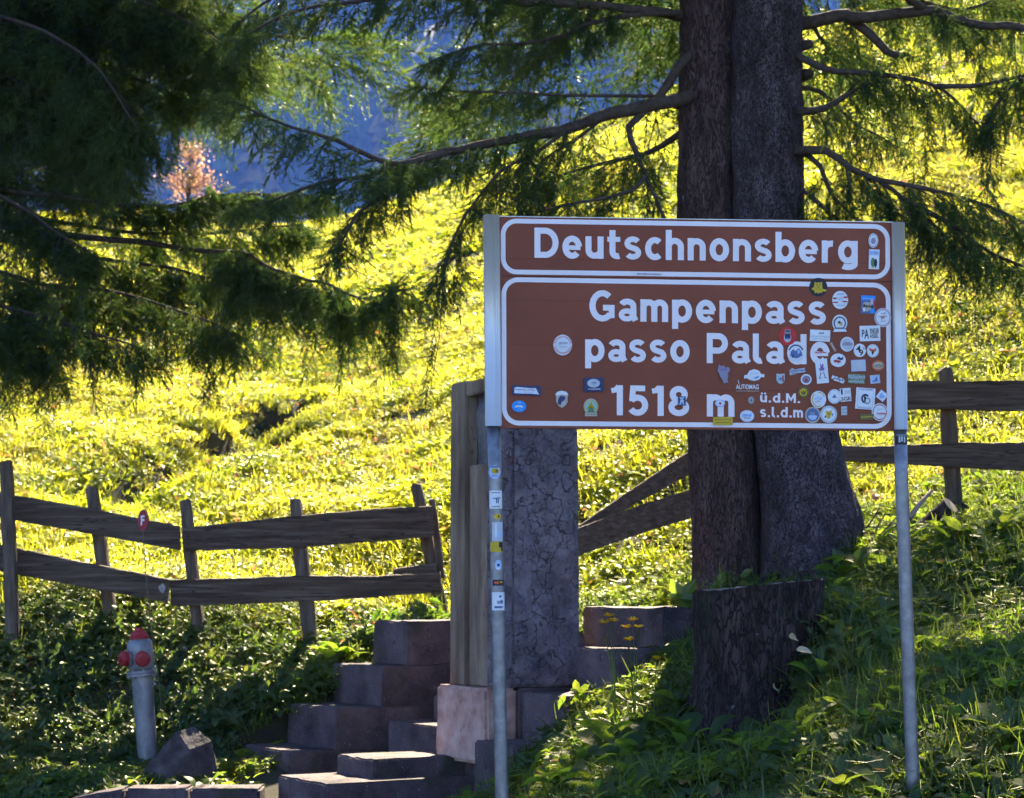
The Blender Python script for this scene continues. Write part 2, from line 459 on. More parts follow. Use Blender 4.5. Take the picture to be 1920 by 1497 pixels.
# staircase frame
STA = R(30)
E1 = Vector((math.cos(STA), math.sin(STA), 0)); E2 = Vector((-math.sin(STA), math.cos(STA), 0))
def in_stairs(x, y, grow=0.0):
    """staircase footprint in its own frame"""
    o = at(965, 1398, 12.4)
    u = (x - o.x) * E1.x + (y - o.y) * E1.y
    w = (x - o.x) * E2.x + (y - o.y) * E2.y
    return (u > np.where(w > 2.2, -.36, -1.0) - grow) & (u < 1.75 + grow) & (w > 0 - grow) & (w < 3.46 + grow)
def height(x, y):
    x = np.asarray(x, float).ravel(); y = np.asarray(y, float).ravel()
    z = height0(x, y)
    damp = np.clip((y - 5) / 4, 0, 1)
    for (k, ph, a) in WAV:
        z = z + a * damp * np.sin(k[0] * x * 1.0 + k[1] * y + ph)
    d = shade_trench_d(x, y)
    z = z - 0.62 * np.exp(-(d / 0.34) ** 2) * (y > 17)
    st = in_stairs(x, y)
    z = np.where(st, np.minimum(z, 0.30) - 0.0, z)
    road = (y < 12.9) & (x < 0.25) | (y < 5.2)
    z = np.where((y < 13.2) & (x < -0.9), np.minimum(z, 0.02), z)
    return z
def hz(x, y):
    return float(height([x], [y])[0])

def axis(*segs):
    out = []
    for a, b, s in segs:
        out += list(np.arange(a, b, s))
    return np.array(out + [segs[-1][1]])
gx = axis((-700, -100, 60), (-100, -12, 4), (-12, 12, 0.13), (12, 100, 4), (100, 700, 60))
gy = axis((-120, -6, 10), (-6, 4, 1.0), (4, 20, 0.13), (20, 33, 0.16), (33, 66, 0.5), (66, 110, 2), (110, 320, 30))
GX, GY = np.meshgrid(gx, gy)
X0, Y0 = np.clip(GX, -45, 60), np.clip(GY, -6, 100)
GZ = height(X0.ravel(), Y0.ravel()).reshape(GX.shape)
far = np.hypot(GX - X0, GY - Y0)
GZ = GZ - 0.30 * np.where(GY > 100, far, far * 0.05)
GZ = np.where(GY < 4, -0.12, GZ)
GZ = np.maximum(GZ, -60)
ny, nx = GX.shape
me = bpy.data.meshes.new('ground')
V = np.stack([GX.ravel(), GY.ravel(), GZ.ravel()], 1)
idx = np.arange(nx * ny).reshape(ny, nx)
F = np.stack([idx[:-1, :-1], idx[:-1, 1:], idx[1:, 1:], idx[1:, :-1]], -1).reshape(-1, 4)
me.from_pydata(V.tolist(), [], F.tolist())
me.materials.append(M['soil'])
me.polygons.foreach_set('use_smooth', [True] * len(F))
ground = bpy.data.objects.new('ground', me); COL.objects.link(ground)
tag(ground, kind='structure')

# road in front of the embankment
mb = MB()
mb.add([(-60, -40, 0), (1.2, -40, 0), (1.2, 4.6, 0), (-0.4, 6.8, 0), (-1.3, 12.55, 0), (-60, 12.55, 0)], [(0, 1, 2, 3, 4, 5)])
tag(mb.build('road', M['asphalt']), kind='structure')

# far mountain side and the forest on it
def mz(x, y):
    return -60 + 0.60 * (y - 330) + 22 * np.sin(x * 0.011 + 1.0) + 12 * np.sin(x * 0.027 + y * 0.012) + 8 * np.sin(y * 0.03 + x * .01)
mx_, my_ = np.meshgrid(np.linspace(-800, 800, 90), np.linspace(300, 1150, 60))
mzv = mz(mx_, my_)
V = np.stack([mx_.ravel(), my_.ravel(), mzv.ravel()], 1)
idx = np.arange(mx_.size).reshape(mx_.shape)
F = np.stack([idx[:-1, :-1], idx[:-1, 1:], idx[1:, 1:], idx[1:, :-1]], -1).reshape(-1, 4)
me = bpy.data.meshes.new('mountain'); me.from_pydata(V.tolist(), [], F.tolist())
M['forestfloor'] = rough_mat('forestfloor', [(0.3, (0.02, 0.04, 0.02)), (0.7, (0.06, 0.07, 0.03))], 0.05, 0.95, 0.2, 1)
me.materials.append(M['forestfloor'])
mo = bpy.data.objects.new('mountain', me); COL.objects.link(mo); tag(mo, kind='structure')
rng = np.random.RandomState(3)
NT = 3600
tx = rng.uniform(-260, 230, NT); ty = 340 + 760 * rng.uniform(0, 1, NT) ** 1.2
tx = tx * (0.55 + 0.45 * ty / 1100)
tz = mz(tx, ty)
hgt = rng.uniform(14, 26, NT) * (1 + 0.25 * np.sin(tx * .05) * np.sin(ty * .04))
VV, FF, MI = [], [], []
for i in range(NT):
    h = hgt[i]; w = h * rng.uniform(.17, .24)
    conif = rng.rand() < 0.85
    tiers = 5
    ph = rng.uniform(0, 6)
    for k in range(tiers):
        z0 = tz[i] + h * (0.08 + 0.18 * k) - (2 if k == 0 else 0)
        z1 = tz[i] + h * min(1.0, 0.08 + 0.18 * k + 0.36)
        r = w * (1 - k / tiers * 0.9) if conif else w * 1.5 * (0.75, 1.0, 1.0, .85, .5)[k]
        b = len(VV)
        for s in range(7):
            a = ph + k + s * 6.283 / 7
            rr = r * rng.uniform(.65, 1.15)
            VV.append((tx[i] + rr * math.cos(a), ty[i] + rr * math.sin(a), z0 + rng.uniform(-.05, .05) * h))
        VV.append((tx[i], ty[i], z1))
        for s in range(7):
            FF.append((b + s, b + (s + 1) % 7, b + 7)); MI.append(0 if conif else 1)
me = bpy.data.meshes.new('forest'); me.from_pydata(VV, [], FF)
M['forest'] = rough_mat('forest_needles', [(0.3, (0.012, 0.03, 0.012)), (0.7, (0.045, 0.07, 0.02))], 0.3, 0.95, 0.3, 2)
M['forest2'] = rough_mat('forest_leaves', [(0.3, (0.09, 0.07, 0.02)), (0.7, (0.2, 0.13, 0.03))], 0.3, 0.95, 0.3, 2)
me.materials.append(M['forest']); me.materials.append(M['forest2'])
me.polygons.foreach_set('material_index', MI)
fo = bpy.data.objects.new('forest', me); COL.objects.link(fo)
tag(fo, 'hazy blue conifer forest covering the far mountain side', 'forest', kind='stuff')

# the air: one even haze box round everything
mb = MB(); mb.box((0, 500, 200), 3000, 2200, 860)
hm, nt, out = newmat('haze_air')
pv = N(nt, 'ShaderNodeVolumePrincipled')
pv.inputs['Color'].default_value = (0.12, 0.28, 1.0, 1)
pv.inputs['Density'].default_value = 0.0002
pv.inputs['Anisotropy'].default_value = 0.2
nt.links.new(pv.outputs[0], out.inputs['Volume'])
try:
    hm.cycles.homogeneous_volume = True
except Exception:
    pass
hz_o = mb.build('haze', hm); tag(hz_o, 'pale blue haze in the valley air', 'haze', kind='stuff')
# ------------------------------------------------------------------ staircase, pillar, kerb
def subdiv_noise(o, cuts, amp, scale, seed=0):
    bm = bmesh.new(); bm.from_mesh(o.data)
    if cuts:
        bmesh.ops.subdivide_edges(bm, edges=bm.edges, cuts=cuts, use_grid_fill=True)
    for v in bm.verts:
        n = noise.noise_vector((v.co + Vector((seed, seed * 2.3, 0))) * scale)
        v.co += n * amp
    bm.to_mesh(o.data); bm.free()

def rblock(mb, corner, W, L, H):
    """block with its near top arris at `corner`, L along E1, W along E2, H down"""
    c = corner; d = Vector((0, 0, -H))
    p = [c, c + E1 * L, c + E1 * L + E2 * W, c + E2 * W]
    mb.add(p + [q + d for q in p], [(0, 1, 2, 3), (7, 6, 5, 4), (0, 4, 5, 1), (1, 5, 6, 2), (2, 6, 7, 3), (3, 7, 4, 0)])

st = thing('stone_staircase', 'weathered purple brown stone staircase with stepped cheek walls around the pillar foot', 'staircase', at(700, 1470, 13.5))
blocks = []
for name, px, py, Y, W, Lx, H in [
    ('cheek_block', 545, 1410, 14.50, .86, 2.6, .62), ('cheek_block', 632, 1328, 14.66, .86, 2.3, .306), ('cheek_block', 718, 1250, 14.84, .84, 2.0, .298), ('cheek_block', 765, 1165, 14.98, .58, 1.7, .326),
    ('cheek_block', 965, 1398, 12.40, .50, 1.75, .60), ('cheek_block', 1058, 1305, 12.56, .50, 1.4, .298), ('cheek_block', 1157, 1217, 12.74, .50, 1.0, .29), ('cheek_block', 1245, 1140, 12.9, .96, .62, .257),
    ('step', 700, 1425, 13.30, .54, 1.5, .20), ('step', 610, 1470, 12.95, .74, 2.6, .30)]:
    mb = MB(); rblock(mb, at(px, py, Y), W, Lx, H)
    b = mb.build(name, M['porphyry'], st, bevel=0.012)
    subdiv_noise(b, 9, 0.010, 6.0, len(blocks) * 3.1); subdiv_noise(b, 0, 0.006, 19.0, len(blocks))
    blocks.append(b)
# treads between the cheek walls
for i in range(5):
    c = at(640, 1425, 14.0)
    o = Vector((c.x, c.y, 0)) + E1 * (0.55 + 0.36 * i) - E2 * 0.35
    o.z = blocks and (at(700, 1425, 13.3).z + 0.17 * (i + 1))
    mb = MB(); rblock(mb, o - E2 * 0.55, 1.30, 0.9, 0.4)
    mb.build('step', M['porphyry'], st, bevel=0.01)

# pillar
near = at(936, 1290, 13.25)
pz_top = at(936, 702, 13.25).z
pz0 = at(936, 1290, 13.25).z
S1, S2 = 0.60, 0.67        # widths along E1 (right face) and E2 (left face)
pl = thing('stone_pillar', 'tall square stone pillar with slotted ochre side standing behind the sign', 'pillar', Vector((near.x, near.y, pz0 - 0.45)))
def pp(u, w, z):           # local pillar coordinates
    q = near + E1 * u + E2 * w
    return Vector((q.x, q.y, z))
# right (cracked) half: a box whose left face is cut back for the channel
mb = MB()
def pbox(mb, u0, u1, w0, w1, z0, z1, flare=0.0):
    p = [pp(u0 - flare, w0 - flare, z0), pp(u1 + flare, w0 - flare, z0), pp(u1 + flare, w1 + flare, z0), pp(u0 - flare, w1 + flare, z0),
         pp(u0, w0, z1), pp(u1, w0, z1), pp(u1, w1, z1), pp(u0, w1, z1)]
    mb.add(p, [(3, 2, 1, 0), (4, 5, 6, 7), (0, 1, 5, 4), (1, 2, 6, 5), (2, 3, 7, 6), (3, 0, 4, 7)])
pbox(mb, 0.10, S1, 0.0, S2, pz0, pz_top, 0.012)
o = mb.build('shaft', M['cracked'], pl, bevel=0.015)
subdiv_noise(o, 14, 0.010, 6.0, 2)
zs = at(880, 868, 13.4).z
for (w0, w1, z0, z1, u0, mt) in [(0.0, 0.17, pz0, pz_top, 0.0, 'cracked'),          # arris towards the post
                                 (0.46, S2, pz0, pz_top - .002, 0.0, 'ochre'),
                                 (0.172, 0.458, pz0, zs, 0.03, 'ochre'),
                                 (0.172, 0.458, pz_top - 0.10, pz_top - .004, 0.006, 'ochre')]:
    mb = MB(); pbox(mb, u0, 0.098, w0, w1, z0, z1)
    o = mb.build('facing_strip', M[mt], pl, bevel=0.008)
    subdiv_noise(o, 5, 0.006, 7.0, w0 * 10)
mb = MB()
q0 = pp(0.085, 0.19, zs + .003); q1 = pp(0.085, 0.44, zs + .003)
mb.add([pp(0.092, 0.19, zs + .003), pp(0.092, 0.44, zs + .003), pp(0.05, 0.40, zs + .35), pp(0.05, 0.23, zs + .35), pp(0.092, 0.40, pz_top - .12), pp(0.092, 0.23, pz_top - .12)],
       [(0, 1, 2, 3), (3, 2, 4, 5)])
mb.build('slot_plate', M['galv'], pl)
# plinth: pink stone, its pale colour partly standing in for bounced light, purple stone beside
zb = at(905, 1436, 13.15).z
mb = MB(); pbox(mb, -0.10, 0.14, -0.0, 0.68, zb, pz0 - .002)
o = mb.build('plinth_block', M['pinkstone'], pl, bevel=0.02); subdiv_noise(o, 6, 0.010, 6.0, 1)
mb = MB(); pbox(mb, 0.142, 0.68, -0.04, 0.66, zb, pz0 - .006)
o = mb.build('plinth_block', M['porphyry'], pl, bevel=0.02); subdiv_noise(o, 6, 0.008, 6.0, 5)

# kerb
kb = thing('kerb', 'purple grey kerb stones along the road edge below the hydrant', 'kerb', at(300, 1490, 13.4))
tag(kb, kind='structure')
xs = [(130, 232), (235, 352), (355, 488)]
for i, (a, b) in enumerate(xs):
    pa = at(a, 1481 - 2 * (i > 0), 13.35); pb = at(b, 1479, 13.35)
    mb = MB()
    za = pa.z - (0.06 if i == 0 else 0)
    mb.add([(pa.x, 13.35, za), (pb.x, 13.35, pb.z), (pb.x, 13.62, pb.z + .004), (pa.x, 13.62, za + .004),
            (pa.x, 13.33, -0.2), (pb.x, 13.33, -0.2), (pb.x, 13.62, -0.2), (pa.x, 13.62, -0.2)],
           [(0, 1, 2, 3), (7, 6, 5, 4), (0, 4, 5, 1), (1, 5, 6, 2), (2, 6, 7, 3), (3, 7, 4, 0)])
    o = mb.build('kerb_stone', M['porphyry'], kb, bevel=0.015); subdiv_noise(o, 3, 0.006, 6, i)

# boulder beside the kerb
def rock(name, c, sx, sy, sz, seed, mat, root=None, cuts=7, sub=4, amp=.10):
    bm = bmesh.new()
    bmesh.ops.create_icosphere(bm, subdivisions=sub, radius=1.0)
    rnd = random.Random(seed)
    planes = [(Vector((rnd.uniform(-1, 1), rnd.uniform(-1, 1), rnd.uniform(-.4, 1))).normalized(), rnd.uniform(.5, .8)) for _ in range(cuts)]
    for v in bm.verts:
        for n, d in planes:
            e = v.co.dot(n) - d
            if e > 0:
                v.co -= n * e * 0.95
        v.co += noise.noise_vector(v.co * 2.3 + Vector((seed, 0, 0))) * amp + noise.noise_vector(v.co * 7 + Vector((seed, 0, 0))) * amp * .25
    me = bpy.data.meshes.new(name); 
    for v in bm.verts:
        v.co = Vector((v.co.x * sx, v.co.y * sy, v.co.z * sz))
    bm.to_mesh(me); bm.free()
    me.materials.append(mat)
    o = bpy.data.objects.new(name, me); COL.objects.link(o); o.location = c
    return o
bm = bmesh.new()
for px, py, Y in [(274, 1475, 14.1), (300, 1428, 14.05), (350, 1374, 14.12), (384, 1367, 14.2), (412, 1396, 14.15), (424, 1450, 14.1), (410, 1500, 14.0), (280, 1510, 14.0), (330, 1470, 13.92), (372, 1410, 14.02),
                  (300, 1440, 14.5), (352, 1378, 14.45), (400, 1388, 14.5), (425, 1450, 14.5), (280, 1500, 14.5), (400, 1500, 14.5)]:
    bm.verts.new(at(px - 16, py - 4, Y))
hull = bmesh.ops.convex_hull(bm, input=bm.verts)
bmesh.ops.delete(bm, geom=[g for g in hull['geom_interior'] if isinstance(g, bmesh.types.BMVert)], context='VERTS')
bmesh.ops.triangulate(bm, faces=bm.faces)
bmesh.ops.subdivide_edges(bm, edges=bm.edges, cuts=5, use_grid_fill=True)
bo_c = at(350, 1480, 14.2)
for v in bm.verts:
    v.co += noise.noise_vector(v.co * 5) * .014 + noise.noise_vector(v.co * 16) * .006
    v.co -= bo_c
me = bpy.data.meshes.new('boulder'); bm.to_mesh(me); bm.free(); me.materials.append(M['boulder'])
bo = bpy.data.objects.new('boulder', me); COL.objects.link(bo); bo.location = bo_c
tag(bo, 'angular purple grey boulder beside the kerb between hydrant and steps', 'boulder')
bo2 = rock('boulder', at(1858, 1368, 9.0), .14, .12, .07, 4, M['boulder'])
tag(bo2, 'small grey stone half buried in the grass bank beyond the tall sign post', 'boulder')
# ------------------------------------------------------------------ sign
PL0, PR0 = at(923, 600, 7.90), at(1683, 610, 8.06)
ex = (PR0 - PL0); ex.z = 0; ex.normalize()
NS = Vector((ex.y, -ex.x, 0)).normalized()       # towards the camera
if NS.y > 0: NS = -NS
def sp(px, py, off=0.0):
    """point on the sign face seen at photo pixel, lifted by off towards the viewer"""
    d = ray(px, py)
    t = (PL0 - CAM).dot(NS) / d.dot(NS)
    return CAM + d * t + NS * off
PXM = (sp(1300, 600) - sp(1301, 600)).length     # metres per photo pixel on the sign

TXT = {}
def text2d(body, offset=0.0, spacing=1.0):
    key = (body, offset, spacing)
    if key in TXT: return TXT[key]
    cu = bpy.data.curves.new('lettering', 'FONT')
    cu.body = body; cu.offset = offset; cu.resolution_u = 5; cu.space_character = spacing
    ob = bpy.data.objects.new('lettering', cu)
    COL.objects.link(ob)
    dg = bpy.context.evaluated_depsgraph_get(); dg.update()
    me = bpy.data.meshes.new_from_object(ob.evaluated_get(dg), depsgraph=dg)
    v = [(p.co.x, p.co.y) for p in me.vertices]; f = [tuple(p.vertices) for p in me.polygons]
    bpy.data.objects.remove(ob, do_unlink=True); bpy.data.curves.remove(cu); bpy.data.meshes.remove(me)
    TXT[key] = (v, f)
    return v, f

sign = thing('road_sign', 'large brown road sign with white lettering covered in stickers on two posts', 'road sign', Vector((PL0.x, PL0.y, hz(PL0.x, PL0.y))))
# two brown panels
def panel(c4, off, th, name, mat):
    mb = MB()
    f = [sp(*p, off) for p in c4]; b = [p - NS * th for p in f]
    mb.add(f + b, [(3, 2, 1, 0), (4, 5, 6, 7), (0, 1, 5, 4), (1, 2, 6, 5), (2, 3, 7, 6), (3, 0, 4, 7)])
    return mb.build(name, mat, sign)
panel([(934, 407), (1674, 418), (1676, 527.6), (935.5, 517.2)], 0, .025, 'panel', M['brown'])
panel([(935.5, 518.2), (1676, 528.6), (1679, 808), (938, 803)], 0, .025, 'panel', M['brown'])
panel([(934, 405.2), (1674, 416.2), (1674, 417.6), (934, 406.6)], 0.002, .03, 'top_edge', M['alu'])
M['seam'] = flat_mat('seam_dark', (0.10, 0.022, 0.012), .6)
for ya, yb in ((484.6, 494.5), (562.6, 571.5), (646, 653), (728, 734)):
    panel([(941, ya), (1668, yb), (1668, yb + .7), (941, ya + .7)], 0.0006, .0004, 'panel_seam', M['seam'])
def quad_map(c4, u, v):
    (x0, y0), (x1, y1), (x2, y2), (x3, y3) = c4
    return ((1 - u) * (1 - v) * x0 + u * (1 - v) * x1 + u * v * x2 + (1 - u) * v * x3,
            (1 - u) * (1 - v) * y0 + u * (1 - v) * y1 + u * v * y2 + (1 - u) * v * y3)
def border(c4, w, h, r, t):
    """rounded ring, w x h photo pixels"""
    def loop(ins):
        out = []
        rr = r - ins
        for cx, cy, a0 in ((w - r, r, -90), (w - r, h - r, 0), (r, h - r, 90), (r, r, 180)):
            for k in range(11):
                a = R(a0 + 9 * k)
                out.append(((cx + rr * math.cos(a)) / w, (cy + rr * math.sin(a)) / h))
        return out
    A, B = loop(0), loop(t)
    n = len(A)
    mb = MB()
    for off, L in ((.0012, A), (.0012, B)):
        for (u, v) in L:
            mb.v.append(sp(*quad_map(c4, u, v), off))
    for i in range(n):
        j = (i + 1) % n
        mb.f.append((i, j, n + j, n + i)); mb.m.append(0)
    return mb.build('border', M['white'], sign)
border([(938.8, 410), (1668.5, 421), (1669, 524.5), (939, 514.5)], 730, 104, 30, 8.8)
border([(940, 520), (1669.3, 531), (1672, 804.5), (941, 798)], 730, 276, 32, 8.8)

# road sign alphabet drawn as pen strokes; cap height 1, pen half width .1
def arc(cx, cy, rx, ry, a0, a1):
    n = max(6, int(abs(a1 - a0) / 11))
    return [(cx + rx * math.cos(R(a0 + (a1 - a0) * i / n)), cy + ry * math.sin(R(a0 + (a1 - a0) * i / n))) for i in range(n + 1)]
BOWL = lambda cx: arc(cx, .37, .225, .285, 0, 360)
ARCH = [(.1, .40)] + arc(.3, .44, .2, .2, 180, 0) + [(.5, 0)]
CUP = [(.1, .74), (.1, .29)] + arc(.3, .29, .2, .19, 180, 360) + [(.5, .40)]
GLYPH = {      # width, [(path, half width)]
    'o': (.65, [(BOWL(.325), .1)]),
    'n': (.60, [([(.1, 0), (.1, .74)], .1), (ARCH, .1)]),
    'h': (.60, [([(.1, 0), (.1, 1)], .1), (ARCH, .1)]),
    'm': (.90, [([(.1, 0), (.1, .74)], .1), ([(.1, .42)] + arc(.275, .455, .175, .185, 180, 0) + [(.45, 0)], .1), ([(.45, .42)] + arc(.625, .455, .175, .185, 180, 0) + [(.80, 0)], .1)]),
    'u': (.60, [(CUP, .1), ([(.5, .74), (.5, 0)], .1)]),
    'ü': (.60, [(CUP, .1), ([(.5, .74), (.5, 0)], .1), ([(.16, .84), (.16, 1.02)], .085), ([(.44, .84), (.44, 1.02)], .085)]),
    'r': (.42, [([(.1, 0), (.1, .74)], .1), ([(.1, .36)] + arc(.33, .43, .23, .21, 180, 80), .1)]),
    'p': (.645, [([(.1, .74), (.1, -.22)], .1), (BOWL(.325), .1)]),
    'b': (.645, [([(.1, 1), (.1, 0)], .1), (BOWL(.325), .1)]),
    'd': (.645, [([(.545, 1), (.545, 0)], .1), (BOWL(.32), .1)]),
    'g': (.645, [([(.545, .74), (.545, .0)] + arc(.325, -.02, .22, .11, 0, -140), .1), (BOWL(.32), .1)]),
    'c': (.56, [(arc(.325, .37, .225, .285, 48, 312), .1)]),
    'e': (.64, [(arc(.325, .37, .225, .285, 4, 318), .1), ([(.12, .355), (.60, .355)], .075)]),
    's': (.56, [(arc(.28, .53, .185, .14, 28, 250) + arc(.28, .225, .185, .14, 70, -152), .092)]),
    't': (.44, [([(.17, .96), (.17, .25)] + arc(.33, .25, .16, .155, 180, 295), .1), ([(.0, .655), (.43, .655)], .08)]),
    'a': (.58, [(arc(.285, .50, .195, .155, 158, 0) + [(.48, .50), (.48, .16), (.55, .03)], .098), (arc(.27, .215, .18, .13, 0, 360), .086)]),
    'D': (.80, [([(.1, 0), (.1, 1)], .1), ([(.1, .9), (.33, .9)] + arc(.36, .5, .34, .4, 88, -88) + [(.33, .1), (.1, .1)], .1)]),
    'G': (.82, [(arc(.425, .5, .325, .415, 48, 318), .1), ([(.44, .44), (.72, .44), (.72, .10)], .095)]),
    'P': (.71, [([(.1, 0), (.1, 1)], .1), ([(.1, .9), (.36, .9)] + arc(.38, .66, .23, .24, 86, -86) + [(.36, .42), (.1, .42)], .1)]),
    'l': (.32, [([(.1, 1), (.1, .24)] + arc(.235, .24, .135, .145, 180, 295), .1)]),
    '1': (.40, [([(.28, 0), (.28, 1)], .1), ([(.0, .815), (.13, .84), (.24, .96)], .085)]),
    '5': (.68, [([(.58, .905), (.10, .905)], .095), ([(.19, .95), (.15, .47)], .095), ([(.13, .50)] + arc(.33, .345, .25, .25, 128, -148), .1)]),
    '8': (.69, [(arc(.345, .715, .195, .185, 0, 360), .1), (arc(.345, .29, .24, .19, 0, 360), .1)]),
    'M': (.86, [([(.1, 0), (.1, 1)], .1), ([(.76, 0), (.76, 1)], .1), ([(.12, .93), (.43, .32), (.74, .93)], .09)]),
    '.': (.22, [([(.11, 0), (.11, .2)], .1)]),
    ' ': (.32, [])}
def ribbon(path, hw):
    closed = abs(path[0][0] - path[-1][0]) + abs(path[0][1] - path[-1][1]) < 1e-6
    P = path[:-1] if closed else path
    n = len(P); out = []
    for i in range(n):
        a = P[i - 1] if (i > 0 or closed) else P[i]
        b = P[(i + 1) % n] if (i < n - 1 or closed) else P[i]
        def nr(p, q):
            dx, dy = q[0] - p[0], q[1] - p[1]; l = math.hypot(dx, dy)
            return (-dy / l, dx / l) if l > 1e-9 else None
        n1, n2 = nr(a, P[i]), nr(P[i], b)
        n1 = n1 or n2; n2 = n2 or n1
        mx, my = n1[0] + n2[0], n1[1] + n2[1]; l = math.hypot(mx, my); mx, my = mx / l, my / l
        k = hw / max(.5, mx * n1[0] + my * n1[1])
        out.append(((P[i][0] + mx * k, P[i][1] + my * k), (P[i][0] - mx * k, P[i][1] - my * k)))
    return out, closed
def lettering(body, xl, yl, xr, yr, cap_px, track=.125):
    W = sum(GLYPH[c][0] for c in body) + track * (len(body) - 1)
    mb = MB(); x = 0
    for ci_, c in enumerate(body):
        if c == ' ' and mb.v:
            mb.build('lettering', M['white'], sign); mb = MB()
        w, strokes = GLYPH[c]
        for si, (path, hw) in enumerate(strokes):
            rb, closed = ribbon(path, hw)
            b = len(mb.v)
            for pr in rb:
                for (a, h) in pr:
                    t = (x + a) / W
                    mb.v.append(sp(xl + (xr - xl) * t, yl + (yr - yl) * t - cap_px * h, 0.0014 + .00006 * si))
            n = len(rb)
            for i in range(n if closed else n - 1):
                j = (i + 1) % n
                mb.f.append((b + 2 * i, b + 2 * j, b + 2 * j + 1, b + 2 * i + 1)); mb.m.append(0)
        x += w + track
    return mb.build('lettering', M['white'], sign)
lettering('Deutschnonsberg', 1002, 483.6, 1608, 494.2, 56.5)
lettering('Gampenpass', 1105, 602.0, 1548.5, 609.2, 57)
lettering('passo Palade', 1097, 678.5, 1555, 684, 56.5)
lettering('1518 m', 1146, 779, 1377, 782, 56.5)
lettering('ü.d.M.', 1425, 754.6, 1500, 756.2, 17.8, .14)
lettering('s.l.d.m', 1425, 782.4, 1505.5, 783.6, 19.5, .14)

# side channels (extruded aluminium) and posts
def channel(c_top, c_bot, wpx):
    """vertical profile: rounded front with two grooves"""
    mb = MB()
    w = wpx * PXM
    prof = [(-.5, -.02), (-.5, .018), (-.44, .025), (-.20, .0295), (.02, .031), (.16, .030), (.18, .026), (.20, .0295), (.28, .028), (.30, .024), (.33, .0265), (.44, .022), (.5, .016), (.5, -.02)]
    for (px, py) in (c_top, c_bot):
        base = sp(px, py)
        for (a, d) in prof:
            mb.v.append(base + ex * (a * w) + NS * d)
    n = len(prof)
    for i in range(n):
        j = (i + 1) % n
        mb.f.append((i, j, n + j, n + i)); mb.m.append(0)
    mb.f += [tuple(range(n)), tuple(range(2 * n - 1, n - 1, -1))]; mb.m += [0, 0]
    o = mb.build('side_channel', M['alu'], sign)
    o.data.polygons.foreach_set('use_smooth', [len(p.vertices) == 4 for p in o.data.polygons])
    return o
channel((921, 405), (925.5, 800), 29)
channel((1682.5, 419), (1688, 806.5), 24)
PR = 0.0257
def post(pts, name='post'):
    mb = MB()
    P = [sp(px, py, -0.004) for px, py in pts]
    mb.tube(P, PR, 28)
    return mb.build(name, M['galv'], sign, smooth=True)
LP = [(925.5, 799), (929, 900), (941, 1490), (944, 1640)]
RP = [(1688.5, 806), (1691, 900), (1712, 1462), (1714, 1500)]
post(LP); post(RP)
# dark slots along the channel edge
for side, xs in (('r', (1674.6, 1678.2)), ('l', (934.0, 937.0))):
    for i in range(14):
        t = (i + .55) / 14
        y = 418 + t * 385
        if side == 'l' and i % 3 == 0: continue
        mb = MB()
        x = xs[0] + (xs[1] - xs[0]) * t
        mb.box(sp(x + 0.4, y, 0.003), 2.2 * PXM, .002, 10 * PXM, Matrix.Rotation(math.atan2(ex.y, ex.x), 3, 'Z'))
        mb.build('clamp_slot', flat_dark if 'flat_dark' in globals() else globals().setdefault('flat_dark', flat_mat('slot_dark', (0.05, 0.045, 0.06))), sign)

# ---- stickers -------------------------------------------------------------
SC = {}
PAL = {'w': (.78, .79, .82), 'k': (.02, .02, .03), 'n': (.03, .045, .13), 'y': (.62, .42, .02), 'r': (.62, .03, .03), 'R': (.38, .03, .05), 'b': (.03, .30, .80), 'l': (.42, .55, .80),
       'g': (.30, .32, .36), 'G': (.52, .55, .60), 't': (.42, .30, .24), 'o': (.60, .12, .04), 'e': (.14, .22, .10), 'p': (.22, .10, .35), 'c': (.20, .55, .60), 'm': (.50, .44, .36), 'v': (.30, .26, .36), 'O': (.16, .13, .04), 'd': (.10, .16, .34), 'P': (.62, .50, .58)}
def cmat(k):
    if k not in SC:
        SC[k] = rough_mat('sticker_' + {'w': 'white', 'k': 'black', 'n': 'navy', 'y': 'gold', 'r': 'red', 'R': 'crimson', 'b': 'blue', 'l': 'light_blue', 'g': 'grey', 'G': 'pale_grey', 't': 'tan', 'o': 'orange', 'e': 'green', 'p': 'purple', 'c': 'turquoise', 'm': 'beige', 'v': 'mauve', 'O': 'olive', 'd': 'slate', 'P': 'pink'}[k],
                          [(0.3, tuple(x * .86 for x in PAL[k])), (0.7, PAL[k])], 30, 0.5, 0.05, 200, bdist=0.001)
    return SC[k]
def ell(rx, ry, n=28, cx=0, cy=0):
    return [(cx + rx * math.cos(2 * math.pi * i / n), cy + ry * math.sin(2 * math.pi * i / n)) for i in range(n)]
def rect(w, h, cx=0, cy=0, rot=0):
    c, s = math.cos(R(rot)), math.sin(R(rot))
    return [(cx + x * c - y * s, cy + x * s + y * c) for x, y in ((-w / 2, -h / 2), (w / 2, -h / 2), (w / 2, h / 2), (-w / 2, h / 2))]
def rrect(w, h, r):
    out = []
    for cx, cy, a0 in ((w / 2 - r, h / 2 - r, 0), (-w / 2 + r, h / 2 - r, 90), (-w / 2 + r, -h / 2 + r, 180), (w / 2 - r, -h / 2 + r, 270)):
        for k in range(5):
            a = R(a0 + 22.5 * k); out.append((cx + r * math.cos(a), cy + r * math.sin(a)))
    return out
SHIELD = lambda w, h: [(-w / 2, h / 2), (0, h * .46), (w / 2, h / 2), (w * .5, -h * .1), (w * .36, -h * .34), (0, -h / 2), (-w * .36, -h * .34), (-w * .5, -h * .1)]
nst = [0]
